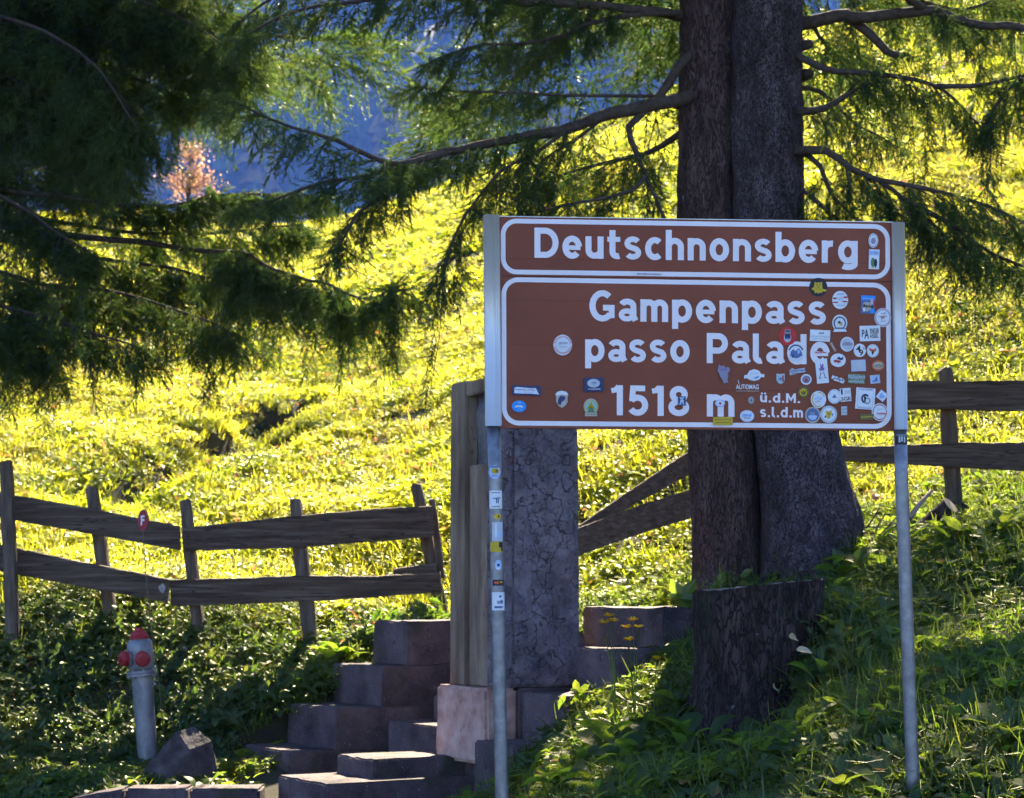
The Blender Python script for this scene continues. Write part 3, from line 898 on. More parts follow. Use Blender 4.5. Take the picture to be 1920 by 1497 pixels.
def sticker(cx, cy, outline, base, prints=(), rot=0, label=None, surf=None):
    """outline in photo px (y up) round (cx, cy); prints: (kind, ..., colour)"""
    nst[0] += 1
    off0 = 0.0022 + 0.00012 * nst[0]
    mb = MB(); cols = [base]
    c, s = math.cos(R(rot)), math.sin(R(rot))
    sf = surf or (lambda x, y, off: sp(x, y, off))
    def put(p, lay):
        x, y = p
        return sf(cx + x * c - y * s, cy - (x * s + y * c), off0 + lay * 0.0003)
    def ci(k):
        if k not in cols: cols.append(k)
        return cols.index(k)
    def poly(pts, k, lay):
        b = len(mb.v)
        ctr = (sum(p[0] for p in pts) / len(pts), sum(p[1] for p in pts) / len(pts))
        mb.v.append(put(ctr, lay))
        for p in pts: mb.v.append(put(p, lay))
        n = len(pts)
        for i in range(n):
            mb.f.append((b, b + 1 + i, b + 1 + (i + 1) % n)); mb.m.append(ci(k))
    def ring(r0x, r0y, r1x, r1y, k, lay, a0=0, a1=360, n=28):
        b = len(mb.v)
        for i in range(n + 1):
            a = R(a0 + (a1 - a0) * i / n)
            mb.v.append(put((r0x * math.cos(a), r0y * math.sin(a)), lay)); mb.v.append(put((r1x * math.cos(a), r1y * math.sin(a)), lay))
        for i in range(n):
            mb.f.append((b + 2 * i, b + 2 * i + 2, b + 2 * i + 3, b + 2 * i + 1)); mb.m.append(ci(k))
    poly(outline, base, 0)
    for li, p in enumerate(prints, 1):
        if p[0] == 'p': poly(p[1], p[2], li)
        elif p[0] == 'ring': ring(*p[1:5], p[5], li, *(p[6:8] if len(p) > 6 else ()))
        elif p[0] == 't':           # text: body, width, height, x, y, colour
            v, f = text2d(p[1], 0.02)
            xs = [a for a, b in v]; ys = [b for a, b in v]
            b0 = len(mb.v)
            for a, b in v:
                mb.v.append(put(((a - min(xs)) / (max(xs) - min(xs)) * p[2] + p[4] - p[2] / 2, (b - min(ys)) / (max(ys) - min(ys)) * p[3] + p[5] - p[3] / 2), li))
            for q in f:
                mb.f.append(tuple(i + b0 for i in q)); mb.m.append(ci(p[6]))
        elif p[0] == 'scr':         # illegible fine print: rows of small marks
            _, w, h, x, y, k, seed = p
            rnd = random.Random(seed); xx = -w / 2
            while xx < w / 2:
                ww = rnd.uniform(.8, 2.4)
                hh = h * rnd.uniform(.5, 1)
                poly(rect(ww * .8, hh, x + xx + ww / 2, y + rnd.uniform(-.15, .15) * h), k, li); xx += ww + .35
    o = mb.build('sticker', [cmat(k) for k in cols], sign)
    if label: o['label'] = label
    return o
def arcmarks(r, a0, a1, k, n, ln=1.6, w=1.0):
    return [('p', rect(w, ln, r * math.cos(R(a)), r * math.sin(R(a)), a - 90), k) for a in np.linspace(a0, a1, n)]
OWL = [(-7, 10), (-4, 8.5), (4, 8.5), (7, 10), (7.5, 2), (8, -3), (15, -5), (15, -8), (8, -8), (6, -12), (3, -10), (0, -12.5), (-3, -10), (-6, -12), (-8, -6), (-12, -5), (-12, -2), (-8, 0), (-7.5, 4)]
sticker(1534, 538.8, ell(17, 17.5), 'k', [('p', OWL, 'y'), ('p', ell(1.2, 1.2, 8, -3, 4), 'k'), ('p', ell(1.2, 1.2, 8, 3, 4), 'k'), ('p', [(-2, 1), (2, 1), (0, -1.5)], 'k'), ('scr', 9, 1.6, 0, -4, 'O', 1)], label='round black sticker with a golden owl on the border')
sticker(1575, 563, ell(15, 17), 'w', [('p', rect(7, 3.2, -10.2, 3), 'R'), ('p', rect(7, 3.2, 10.2, 5), 'R'), ('p', rect(9.5, 2.4, -9, -4.5), 'R'), ('p', rect(9.5, 2.4, 9, -3), 'R'), ('scr', 11, 3, 0, 11, 'g', 2), ('scr', 9, 6, 0, 3, 'G', 3), ('scr', 14, 2, 0, -10, 'g', 4)], label='white round sticker with red bars')
sticker(1627, 571.7, rect(27, 34), 'd', [('p', rect(27, 9, 0, 12.5), 'b'), ('p', rect(8, 8, 9, -12), 'b'), ('p', ell(9, 9, 14, -2, -4), 'm'), ('p', rect(5, 9, 7, 5), 'P'), ('p', rect(2, 14, 12, 2), 'r'), ('p', rect(4, 6, -7, -10), 'w'), ('scr', 18, 6, -1, -3, 'k', 5), ('scr', 20, 3, 0, 11, 'l', 6)], rot=-2, label='small blue picture sticker')
sticker(1655, 596, ell(16, 18), 'P', [('ring', 13.4, 15.2, 12.6, 14.4, 'g'), ('p', ell(12.4, 14, 24), 'w'), ('scr', 16, 5, 0, 2, 'g', 7), ('scr', 6, 8, 0, 0, 'R', 8), ('scr', 8, 3, 1, 8, 'd', 9), ('scr', 8, 3, 0, -7, 'g', 10)])
sticker(1574.2, 607, ell(14.2, 15.5, 28, 0, 1) , 'w', [('ring', 11.5, 12.8, 9.3, 10.5, 'n'), *arcmarks(12.8, 0, 180, 'g', 14, 1.8, .9), ('p', [(-10, -10), (10, -10), (13, -16), (-13, -16)], 'w'), ('p', [(-11, -11), (-5, -8), (5, -8), (11, -11), (5, -10.5), (-5, -10.5)], 'n'), ('p', ell(2.6, 2.6, 10, -1.5, 2), 'k'), ('p', ell(2, 3.5, 10, 2.2, -1), 'y')], label='white roundel sticker with a dark ring and ribbon')
sticker(1630.8, 625.6, rect(38.7, 29), 'w', [('t', 'P', 5, 14, -12.8, 0, 'k'), ('t', 'A', 8.5, 18, -6.4, -1, 'k'), ('t', 'YHEUR', 18, 10, 7.8, 4, 'k'), ('t', 'ASSEL', 17, 6.5, 7.6, -5.5, 'k')], rot=1.5, label='white sticker with tall black lettering')
sticker(1476.4, 630.4, ell(16.5, 17.5), 'r', [('p', ell(7, 9, 16, 0, -3), 'G'), ('p', rrect(11, 9, 3), 'n'), ('p', rect(11, 8, 0, 8), 'g'), ('p', rect(9, 2.5, 0, 9), 'k'), ('p', rect(6, 1.5, 0, 1), 'k'), ('scr', 10, 2.5, 0, -5, 'n', 12), ('scr', 4, 3, -11, 1, 'R', 13), ('scr', 4, 3, 11, -6, 'R', 14)], label='bright red round sticker over the letter a')
sticker(1537.2, 629.8, rect(37.8, 21.3), 'w', [('p', [(-4, 3), (0, 7), (3, 5), (6, 7.5), (8, 4), (3, 3)], 'g'), ('scr', 33, 4, 0, -2, 'G', 15), ('scr', 24, 2, 0, -6, 'G', 16)], rot=-3, label='white oblong sticker with faint drawing')
sticker(1561.6, 651, rect(4.5, 19), 't', [('scr', 2.5, 14, 0, 0, 'm', 17)], rot=30)
sticker(1588, 646, ell(13, 14), 'G', [('ring', 12, 13, 10.6, 11.4, 'w'), ('scr', 18, 6, 0, 0, 'v', 18), ('scr', 10, 2.5, 0, 3, 'R', 19)])
sticker(1611.6, 657.5, ell(11.6, 12.6), 'w', [('t', '4', 9, 12, -2.5, 3, 'k'), ('t', '9', 7.5, 11, 2.5, -4.5, 'k'), ('scr', 3, 5, 8, 3, 'g', 20)], label='white round sticker with number 49')
sticker(1636, 658.3, ell(11.6, 12.6), 'w', [('p', [(-7, 6), (-4, 3), (4, 3), (7, 6), (6.5, 0), (3, -2), (-3, -1), (-6.5, 1)], 'o'), ('p', [(-2.5, -1), (3, -1), (0.5, -7), (-1.5, -8)], 'k'), ('ring', 11.3, 12.3, 10, 11, 'G')])
sticker(1492, 662, ell(16.5, 17.5), 'w', [('ring', 14.6, 15.6, 12, 13, 'n', 20, 160), ('p', [(-11, -6), (-10, 2), (-5, 7), (-2, 3), (2, 6), (6, 9), (11, 0), (12, -5), (6, -9), (0, -11)], 'd'), ('p', [(-8, -10), (-6, -1), (-3, -8)], 'n'), ('p', [(2, 4), (6, 7), (8, 1), (4, -3)], 'l'), *arcmarks(14, 200, 340, 'l', 12)], label='white round sticker with blue mountains inside the letter d')
sticker(1571, 676, ell(14.5, 12.7), 'w', [('p', [(-3, 3), (2, 7), (5, 4), (10, 7), (9, 1), (4, 0)], 'n'), ('p', [(-9, 0), (-3, 1), (4, -1), (6, -4), (2, -4), (0, -7), (-2, -3), (-6, -5)], 'R')], label='white oval sticker with a leaping animal')
sticker(1609, 686, rect(27.5, 21.6), 'l', [('p', rect(26, 20.4), 'G')], rot=2, label='plain pale sticker worn blank')
sticker(1646, 686, ell(12.2, 10), 'o', [('p', ell(9.5, 7, 20), 'm'), ('scr', 15, 5.5, 0, 0, 'e', 22), ('scr', 10, 2, 0, -4, 'o', 23)], label='orange oval sticker')
sticker(1540.7, 696.3, rect(22.5, 46), 'w', [('p', [(-2, 7), (-3, 14), (-1, 14), (0, 9), (2, 14), (4, 12), (2.5, 6), (6, 5), (3, 2), (0, 0), (-4, 2), (-6, 4)], 'p'), ('ring', 4, 5, 3, 4, 'v'), ('p', rect(1.3, 9, -4, -8, -15), 'n'), ('p', rect(1.3, 9, 4, -8, 15), 'n'), ('p', rect(4, 1.3, -5, -13), 'n'), ('p', rect(4, 1.3, 5, -13), 'n')], rot=5, label='tall white sticker with a purple stick figure')
sticker(1495, 697, [(-15, -6), (-15, 3), (-10, 7), (-4, 4), (4, 5), (14, 6), (15, -2), (4, -3), (-6, -5)], 'G', [('scr', 27, 5, 0, 1.5, 'd', 24), ('scr', 18, 2, -2, -3, 'n', 25)], rot=4)
sticker(1463, 711, SHIELD(15.5, 20), 'G', [('p', rect(3.6, 13, -4, 0), 'c'), ('p', rect(3, 12, 4.5, .5), 'R'), ('p', rect(4, 5, 0, 0), 'd')], label='small tricolour shield sticker')
sticker(1511, 712, ell(10.3, 10), 'w', [('p', ell(7.4, 7, 22), 'v'), ('p', [(-4, -4), (0, 4), (4, -4)], 'R'), ('ring', 7.4, 7, 6.6, 6.2, 'n')])
sticker(1570.7, 711.7, [(-13, 0), (-11, 6), (-7, 3), (-3, 5), (1, 2), (5, 4), (9, 3), (13, 0), (11, -6), (5, -5), (0, -4), (-6, -4)], 'w', [('scr', 19, 5, 0, 0, 'n', 26)], rot=-12)
sticker(1605, 711, rect(32, 18), 'e', [('scr', 30, 9, 0, 3, 'G', 27), ('scr', 28, 6, 0, -5, 'G', 28)], rot=-2, label='dark sticker with jagged pale lettering')
sticker(1640, 711.7, rect(18.4, 16), 'G', [('p', rect(15.5, 12), 'l'), ('p', [(-6, -4), (0, -1), (3, 5), (5, -3)], 'd'), ('scr', 10, 2, -1, -4, 'd', 29)], rot=5)
sticker(1505.9, 736, ell(11, 11), 'O', [('p', ell(8.6, 8.6, 22), 'y'), ('p', [(-5, 3), (-4, -3), (0, -6), (4, -3), (5, 3), (2, -1), (0, 4), (-2, -1)], 'O'), ('ring', 8.6, 8.6, 7.6, 7.6, 'k')], label='yellow and black round sticker beside the small lettering')
sticker(1534, 749.5, ell(14.5, 16), 'w', [('ring', 12.6, 14, 10.8, 12.2, 'y', 20, 95), ('ring', 12.6, 14, 10.8, 12.2, 'y', 130, 300), ('scr', 14, 7, 0, 2, 'l', 30), ('p', rect(14, .9, 0, -2, 38), 'g'), ('scr', 12, 3, 0, -4, 'G', 31)])
sticker(1564, 744, ell(12.5, 13.5), 'w', [('ring', 11, 12, 9.6, 10.6, 'l', 200, 340), ('ring', 11, 12, 9.8, 10.8, 'G', 20, 160), ('p', [(-5, -2), (-2, 1), (1, 5), (2, 0), (6, -2), (2, -2), (-1, -3)], 'd')])
sticker(1584.7, 740.8, rect(20.5, 25), 'w', [('t', 'I', 3, 10, -6.5, 6, 'k'), ('t', 'SGE', 18, 7, 0, -7.5, 'k'), ('scr', 9, 8, 3, 4, 'G', 33)], rot=5, label='white square sticker reading I SGE')
sticker(1621.7, 748, rect(36, 40), 'w', [('p', rect(30, 32.5), 'G'), ('p', rect(28, 30.5), 'w'), ('ring', 8, 9, 4.6, 5.4, 'n', 40, 300), ('p', ell(6, 6.5, 18, 4, -4), 'g'), ('p', ell(3.4, 3.8, 14, 4, -4), 'w'), ('p', [(-3, 6), (1, 4), (1, -7), (-2, -5)], 'k'), ('scr', 26, 1.6, 0, 17.5, 'd', 34), ('scr', 26, 1.6, 0, -17.8, 'd', 35)], rot=-4, label='large white square sticker with an interlaced emblem')
sticker(1653, 742.7, rect(17, 17), 'l', [('p', rect(15, 15), 'w'), ('scr', 9, 7, 0, 0, 'b', 36), ('scr', 7, 3, -1, -4, 'd', 37)], rot=-38)
sticker(1648.6, 773.3, ell(15, 16.6), 'w', [('ring', 13.4, 14.8, 11.8, 13.2, 'R', 0, 360), *arcmarks(12.6, 0, 340, 'P', 26, 1.8, .9), ('scr', 15, 4.5, 1, -3, 'r', 38), ('scr', 10, 3, 0, 5, 'P', 39)], rot=0, label='white round sticker with red ring in the corner')
sticker(1523, 778.6, ell(14.5, 15.2), 'm', [('p', ell(11.8, 12.4, 26), 'd'), ('p', [(-9, -2), (-4, 0), (4, 0), (9, -2), (6, -8), (0, -10), (-6, -8)], 'l'), ('p', [(-5, 1), (-3, 7), (0, 2), (3, 7), (5, 1)], 'g'), ('scr', 11, 2.5, 0, -4, 'w', 40)], label='blue round sticker at the bottom edge')
sticker(1553, 777.6, ell(16, 16.5), 'G', [('p', ell(12, 12.6, 26), 'w'), ('p', [(-6, 7), (0, 5), (6, 8), (5, 0), (2, -8), (-2, -8), (-4, -2)], 'y'), ('p', [(-9, -6), (-5, -1), (-4, -6)], 'k'), ('p', [(5, 1), (9, 2), (7, -4)], 'd'), ('p', [(-2, 1), (1, 3), (1, 0)], 'k')], label='grey round sticker with a yellow crest')
sticker(1582, 770.8, rect(11, 16.5), 'G', [('scr', 8, 4, 0, 3, 'g', 41), ('scr', 8, 4, 0, -3, 'g', 42)], rot=1)
sticker(1624, 782.4, rect(25, 10.5), 'O', [('scr', 20, 3.2, -1, 0, 'y', 43)], rot=3)
sticker(1636.7, 451.8, ell(9, 13.5), 'w', [('ring', 7.6, 12, 6.6, 10.8, 'v'), ('p', ell(4.5, 6, 16, 0, -1), 'v'), ('scr', 5, 4, 0, 4, 'g', 44)])
sticker(1638, 487, rect(19.5, 37), 'w', [('p', rect(18, 9, -1, 12), 'l'), ('p', ell(4, 9, 14, -2, -6), 'e'), ('p', ell(3, 8, 14, 3, -7), 'k'), ('scr', 14, 2, 0, 12, 'd', 45), ('scr', 12, 2, 0, -16, 'y', 46)], rot=-2, label='white upright sticker with a small bird')
sticker(1356, 701.7, [(-9, 18), (-4, 14), (0, 16), (4, 11), (8, 13), (12, 10), (11, 4), (8, 2), (9, -6), (7, -10), (9, -16), (0, -18), (-2, -12), (-6, -6), (-9, 2), (-12, 6), (-10, 10)], 'v', [('scr', 12, 5, 0, 8, 'p', 47), ('scr', 9, 5, 1, 0, 'g', 48), ('scr', 7, 5, 2, -10, 'g', 49)], label='ragged half torn mauve sticker')
sticker(1413.5, 703.7, [(-19, -7), (-19, -1), (-13, 1), (-9, 8), (0, 11), (9, 8), (13, 1.5), (19, 1.5), (19, -4.5), (13, -4), (9, -9), (0, -11.5), (-9, -9), (-14, -6)], 'w', [('p', [(0, -5), (10, -1), (7, -6), (2, -7)], 'b'), ('scr', 14, 2.4, -1, 3, 'l', 50)], label='white oval sticker with side tabs')
sticker(1400.5, 728, rect(.5, .5), 't', [('t', 'AUTOMAG', 43, 9, 0, 2, 'w'), ('scr', 42, 3.4, 0, -6, 't', 51), ('ring', 3, 3, 2, 2, 'w', 90, 250), ('p', rect(1.2, 7, -16.5, 11, 12), 'w')], label='white AUTOMAG decal')
sticker(1407.7, 751, ell(6, 7), 'g', [('p', ell(3.4, 4, 14), 'm'), ('p', ell(1.6, 2, 10), 'k')])
sticker(1349.4, 756.8, ell(9.5, 7), 'l', [('p', ell(7, 5, 18), 'w'), ('p', [(0, -3), (-3, 0), (-1.5, 2.4), (0, 1.2), (1.5, 2.4), (3, 0)], 'R')], label='tiny oval sticker with a heart on the letter m')
sticker(1354.6, 790, rect(37, 15), 'y', [('scr', 30, 2, 0, 3, 'O', 53), ('scr', 30, 2, 0, -3, 'O', 54)], rot=1, label='yellow strip sticker across the bottom border')
sticker(1400, 780.7, ell(13.5, 11), 'w', [('scr', 17, 7, 0, 1, 'b', 55), ('scr', 12, 3, 0, -4, 'd', 56), ('ring', 12.5, 10.2, 11.6, 9.4, 'l')])
sticker(1278, 752.5, rect(14, 17), 'n', [('p', [(-5, 7), (-2, 2), (-5, -7), (-2, -7), (0, -2), (2, -7), (5, -7), (2, 2), (5, 7)], 'l'), ('p', rect(8, 1.6, 0, 0), 'w')], label='small dark sticker on the figure eight')
sticker(1054.6, 647.7, ell(17.5, 19.5), 'w', [*arcmarks(15.6, 15, 165, 'r', 13, 2.6, 1.6), *arcmarks(15.6, 195, 345, 'r', 13, 2.6, 1.6), ('ring', 13, 14.6, 12.4, 14, 'P'), ('scr', 16, 5, 0, 3, 'g', 57), ('scr', 15, 4, 0, -4, 'G', 58)], label='white round sticker with red rim lettering on bare brown')
sticker(987, 732.7, rect(54, 18), 'n', [('p', [(-23, -6), (-23, 4), (-17, 6), (10, 4), (17, 5), (21, -3), (24, -7), (10, -6)], 'w'), ('scr', 38, 3, -3, 1, 'd', 59), ('scr', 30, 2, -3, -3.5, 'l', 60), ('ring', 2.4, 2.4, 1.4, 1.4, 'w')], rot=-2, label='navy oblong sticker with pale lettering')
sticker(972.7, 762.6, ell(13.8, 11), 'b', [('p', [(-9, -2), (-5, 2), (-2, 1), (0, 2), (2, 1), (5, 2), (9, -2), (4, -2), (0, -.5), (-4, -2)], 'w'), ('scr', 4, 1.6, 0, 7, 'w', 61), ('scr', 6, 1.4, 0, -6, 'l', 62)], label='bright blue oval sticker with a white moustache')
sticker(1053, 749, [(-12.5, 9), (-8, 14), (0, 16), (8, 14), (12.5, 9), (10.5, 2), (11, -6), (6, -13), (0, -16.5), (-6, -13), (-11, -5), (-10.5, 3)], 'm', [('p', [(-12, 9), (-8, 13.5), (0, 15.5), (8, 13.5), (12, 9), (8, 7), (0, 9), (-8, 7)], 'w'), ('p', [(-7, 0), (-3, 6), (4, 6), (7, 2), (4, -3), (0, -5), (-3, -12), (-8, -8)], 'n'), ('p', ell(2, 2.5, 10, 4, -7), 'P')], label='shield sticker with a dark animal head')
sticker(1113, 721.8, rect(36.5, 26), 'n', [('p', ell(12, 8, 24, -.5, 2.5), 'G'), ('scr', 8, 5, 0, 3, 'd', 64), ('p', rect(1, 4, 0, -1), 'd'), ('scr', 23, 3, 0, -8.5, 'G', 65)], rot=1, label='dark blue oblong sticker with pale oval')
sticker(1107.5, 765.5, ell(14, 15.5, 28, 0, 2), 'm', [('p', ell(11, 12.4, 24, 0, 2), 'c'), ('p', [(-7, -9), (0, 9), (7, -9)], 'e'), ('p', [(-9, -3), (0, 13), (9, -3), (7, -3), (0, 9), (-7, -3)], 'y'), ('ring', 13, 14.4, 11.4, 12.8, 'y', 0, 360), ('p', rect(23, 6.5, 0, -12.5), 'm'), ('scr', 19, 2, 0, -12.5, 'O', 66)], label='round turquoise sticker with a green tent')
sticker(1537, 661.5, rect(.4, .4), 'P', [('scr', 21, 3.4, 0, 0, 'r', 67)], rot=1)

sticker(1216, 514.8, rect(.5, .5), 'k', [('scr', 44, 2.6, 0, 0, 'k', 71)], rot=-1)
# stickers wrapped round the posts
def post_surf(poly):
    def f(px, py, off):
        ys = [p[1] for p in poly]; xs = [p[0] for p in poly]
        axp = float(np.interp(py, ys, xs))
        c = sp(axp, py, -0.004)
        dx = (px - axp) * PXM
        a = math.asin(max(-0.98, min(.98, dx / PR)))
        rr = PR + 0.0004 + max(0, off - 0.0022) * .05
        return c + ex * (math.sin(a) * rr) + NS * (math.cos(a) * rr)
    return f
lps, rps = post_surf(LP), post_surf(RP)
def grid_out(w, h):   # denser outline so that it wraps
    return [(x, h / 2) for x in np.linspace(-w / 2, w / 2, 9)] + [(x, -h / 2) for x in np.linspace(w / 2, -w / 2, 9)]
def psticker(cx, cy, w, h, base, prints=(), surf=lps, label=None, oval=False):
    """curved patch built from strips"""
    nst[0] += 1
    lay = 0
    mb = MB(); cols = []
    def patch(x0, x1, y0, y1, k, li, ov=False):
        if k not in cols: cols.append(k)
        n = 10
        b = len(mb.v)
        for i in range(n + 1):
            x = x0 + (x1 - x0) * i / n
            for s in (0, 1):
                yc, hh = (y0 + y1) / 2, (y1 - y0) / 2
                if ov:
                    q = 2 * i / n - 1
                    hh *= math.sqrt(max(0.02, 1 - q * q))
                mb.v.append(surf(x, yc + (hh if s else -hh), 0.0022 + li * 0.006))
        for i in range(n):
            mb.f.append((b + 2 * i, b + 2 * i + 1, b + 2 * i + 3, b + 2 * i + 2)); mb.m.append(cols.index(k))
    patch(cx - w / 2, cx + w / 2, cy - h / 2, cy + h / 2, base, 0, oval)
    for i, (x, y, ww, hh, k, *ov) in enumerate(prints, 1):
        patch(cx + x - ww / 2, cx + x + ww / 2, cy + y - hh / 2, cy + y + hh / 2, k, i, bool(ov))
    o = mb.build('sticker', [cmat(k) for k in cols], sign)
    if label: o['label'] = label
psticker(927, 886, 21, 26, 'l', [(1, -2, 14, 11, 'y', 1), (3, -2, 5, 6, 'O', 1), (0, -10, 12, 3, 'd'), (0, 7, 10, 2, 'g')], oval=True)
psticker(929, 937.5, 22.5, 34, 'w', [(0, -13, 16, 2, 'g'), (-2, -2, 7, 3, 'g'), (1, 2, 2, 10, 'd'), (4, 2, 2, 9, 'd'), (5, -3, 6, 3, 'g'), (0, 13, 14, 2, 'g')], label='white sticker with a dark figure on the post')
psticker(932, 969, 13, 11, 'y', [(2, 0, 3, 4, 'k', 1)], oval=True)
psticker(932, 997.6, 19, 36, 'G', [(-3, -2, 3, 26, 'w'), (3, 6, 5, 12, 'l')])
psticker(931, 1026, 22, 19, 'y', [(7, -4, 7, 10, 'k'), (9, 0, 3, 16, 'k')], label='yellow and black band sticker round the post')
psticker(933.5, 1060, 12, 20, 'l', [(0, 0, 5, 5, 'n', 1), (0, 6, 7, 3, 'w')], oval=True)
psticker(933.5, 1093, 20, 11, 'k', [(-3, 0, 8, 5, 'o'), (5, -1, 5, 3, 'y')])
psticker(934, 1127.7, 22.5, 34, 'w', [(3, -9, 5, 5, 'd', 1), (0, 2, 6, 7, 'g', 1), (5, 1, 5, 8, 'd', 1), (0, 11, 14, 4, 'd')], label='white upright sticker low on the post')
psticker(1689, 825, 22, 19, 'k', [(-5, 0, 3, 11, 'G'), (-1, -1, 3, 10, 'G'), (4, 0, 3, 11, 'G'), (0, -8, 20, 2, 'g')], surf=rps)
# ------------------------------------------------------------------ fences
def plank(name, tops, bots, Ya, Yb, thick, root, seed, mat=None):
    """weathered rail: upper and lower edge as photo polylines, depth from Ya to Yb"""
    n = 48
    x0, x1 = tops[0][0], tops[-1][0]
    b0, b1 = bots[0][0], bots[-1][0]
    mb = MB()
    rows = 4
    for i in range(n + 1):
        t = i / n
        Y = Ya + (Yb - Ya) * t
        tx = x0 + (x1 - x0) * t; bx = b0 + (b1 - b0) * t
        ty = float(np.interp(tx, [p[0] for p in tops], [p[1] for p in tops])) if x1 > x0 else tops[0][1]
        by = float(np.interp(bx, [p[0] for p in bots], [p[1] for p in bots]))
        ty += 1.3 * noise.noise(Vector((t * 9 + seed, 1.3, 0))) + 1.8 * noise.noise(Vector((t * 37 + seed, 4, 0)))
        by += 1.2 * noise.noise(Vector((t * 8 + seed, 7.7, 0))) + 1.8 * noise.noise(Vector((t * 39 + seed, 9, 0)))
        P, Q = at(tx, ty, Y), at(bx, by, Y)
        bow = 0.012 * noise.noise(Vector((t * 4 + seed, 3.3, 1)))
        for k in range(rows):
            q = P.lerp(Q, k / (rows - 1))
            mb.v.append(q + Vector((0, bow + 0.006 * noise.noise(Vector((t * 20, k * 1.7, seed))), 0)))
        for k in range(rows - 1, -1, -1):
            q = P.lerp(Q, k / (rows - 1))
            mb.v.append(q + Vector((0, thick + bow, 0.006 if k == 0 else 0)))
    m = 2 * rows
    for i in range(n):
        for k in range(m):
            k2 = (k + 1) % m
            mb.f.append((i * m + k, i * m + k2, (i + 1) * m + k2, (i + 1) * m + k)); mb.m.append(0)
    mb.f += [tuple(range(m - 1, -1, -1)), tuple(n * m + k for k in range(m))]; mb.m += [0, 0]
    o = mb.build(name, mat or M['fencewood'], root)
    bm = bmesh.new(); bm.from_mesh(o.data); bmesh.ops.recalc_face_normals(bm, faces=bm.faces); bm.to_mesh(o.data); bm.free()
    return o

def stake(name, top, bot, Yt, Yb, wpx, root, seed, depth=0.09, sink=0.35, taper=0.85):
    """split post: irregular four-sided, top broken"""
    A, B = at(*top, Yt), at(*bot, Yb)
    B = B + (B - A).normalized() * sink
    n = 14
    w = wpx / FPX * Yt
    mb = MB()
    ax = (B - A).normalized()
    sx = Vector((1, 0, 0)); sx = (sx - ax * sx.dot(ax)).normalized(); sy = ax.cross(sx)
    for i in range(n + 1):
        t = i / n
        c = A.lerp(B, t)
        c += sx * 0.010 * noise.noise(Vector((t * 5, seed, 0))) 
        ww = w * (taper + (1 - taper) * min(1, t * 4)) * (1 + .10 * noise.noise(Vector((t * 7, seed, 3))))
        for a, b in ((-.5, -.42), (-.1, -.52), (.5, -.45), (.52, .1), (.44, .5), (-.2, .5), (-.5, .4)):
            p = c + sx * (a * ww) + sy * (b * depth)
            if i == 0:
                p += ax * (0.03 * noise.noise(Vector((a * 5, b * 5, seed))) - 0.01 + 0.02 * abs(a))
            mb.v.append(p)
    m = 7
    for i in range(n):
        for k in range(m):
            mb.f.append((i * m + k, i * m + (k + 1) % m, (i + 1) * m + (k + 1) % m, (i + 1) * m + k)); mb.m.append(0)
    mb.f += [tuple(range(m - 1, -1, -1)), tuple(n * m + k for k in range(m))]; mb.m += [0, 0]
    o = mb.build(name, M['fencepost'], root)
    bm = bmesh.new(); bm.from_mesh(o.data); bmesh.ops.recalc_face_normals(bm, faces=bm.faces); bm.to_mesh(o.data); bm.free()
    return o

fa = thing('wooden_fence', 'weathered two rail plank fence on leaning stakes behind the hydrant', 'fence', at(420, 1180, 16.5))
plank('rail', [(-150, 905), (4, 926), (170, 955), (335, 988)], [(-150, 950), (4, 971), (170, 1002), (338, 1032)], 16.45, 16.32, .05, fa, 1.0)
plank('rail', [(341, 991), (560, 968), (700, 955), (810, 950)], [(346, 1033), (560, 1027), (700, 1016), (814, 1006)], 16.30, 16.45, .05, fa, 2.0)
plank('rail', [(-150, 995), (0, 1023), (160, 1056), (318, 1088)], [(-150, 1045), (0, 1072), (160, 1102), (314, 1131)], 16.45, 16.30, .05, fa, 3.0)
plank('rail', [(319, 1088), (440, 1086), (560, 1080), (700, 1082), (826, 1074)], [(321, 1136), (440, 1134), (560, 1129), (700, 1121), (826, 1110)], 16.33, 16.45, .05, fa, 4.0)
plank('rail', [(738, 1068), (780, 1061), (818, 1059)], [(738, 1080), (780, 1083), (820, 1084)], 16.54, 16.52, .04, fa, 5.0)
stake('post', (11, 866), (22, 1136), 16.20, 16.30, 23, fa, 1)
stake('post', (172, 916), (206, 1140), 16.52, 16.55, 23, fa, 2)
stake('post', (347, 938), (374, 1198), 16.44, 16.47, 22, fa, 3)
stake('post', (554, 938), (586, 1238), 16.46, 16.46, 27, fa, 4, taper=.75)
stake('post', (780, 910), (832, 1166), 16.66, 16.70, 24, fa, 5)
stake('brace', (810, 936), (829, 1085), 16.58, 16.62, 13, fa, 6, sink=0.0, depth=.06)
fb = thing('wooden_fence', 'two dark sloping fence rails running uphill between pillar and spruce trunks', 'fence', at(1180, 1100, 16.0))
plank('rail', [(1040, 1016), (1087, 985), (1190, 915), (1330, 822)], [(1040, 1040), (1087, 1012), (1190, 945), (1330, 872)], 16.6, 15.4, .05, fb, 7.0)
plank('rail', [(1040, 1000), (1087, 990), (1190, 952), (1340, 905)], [(1040, 1058), (1087, 1042), (1190, 1004), (1340, 958)], 16.5, 15.2, .05, fb, 8.0)
stake('post', (1335, 800), (1340, 1060), 15.35, 15.35, 24, fb, 9)
fc = thing('wooden_fence', 'thick dark plank fence with one stake right of the spruce', 'fence', at(1785, 960, 15.0))
plank('rail', [(1560, 722), (1700, 714), (1800, 716), (2080, 708)], [(1560, 768), (1700, 767), (1800, 768), (2080, 774)], 15.05, 14.95, .06, fc, 10.0)
plank('rail', [(1560, 836), (1625, 838), (1720, 835), (1800, 830), (2080, 830)], [(1560, 862), (1625, 866), (1720, 872), (1800, 876), (2080, 892)], 15.05, 14.95, .06, fc, 11.0)
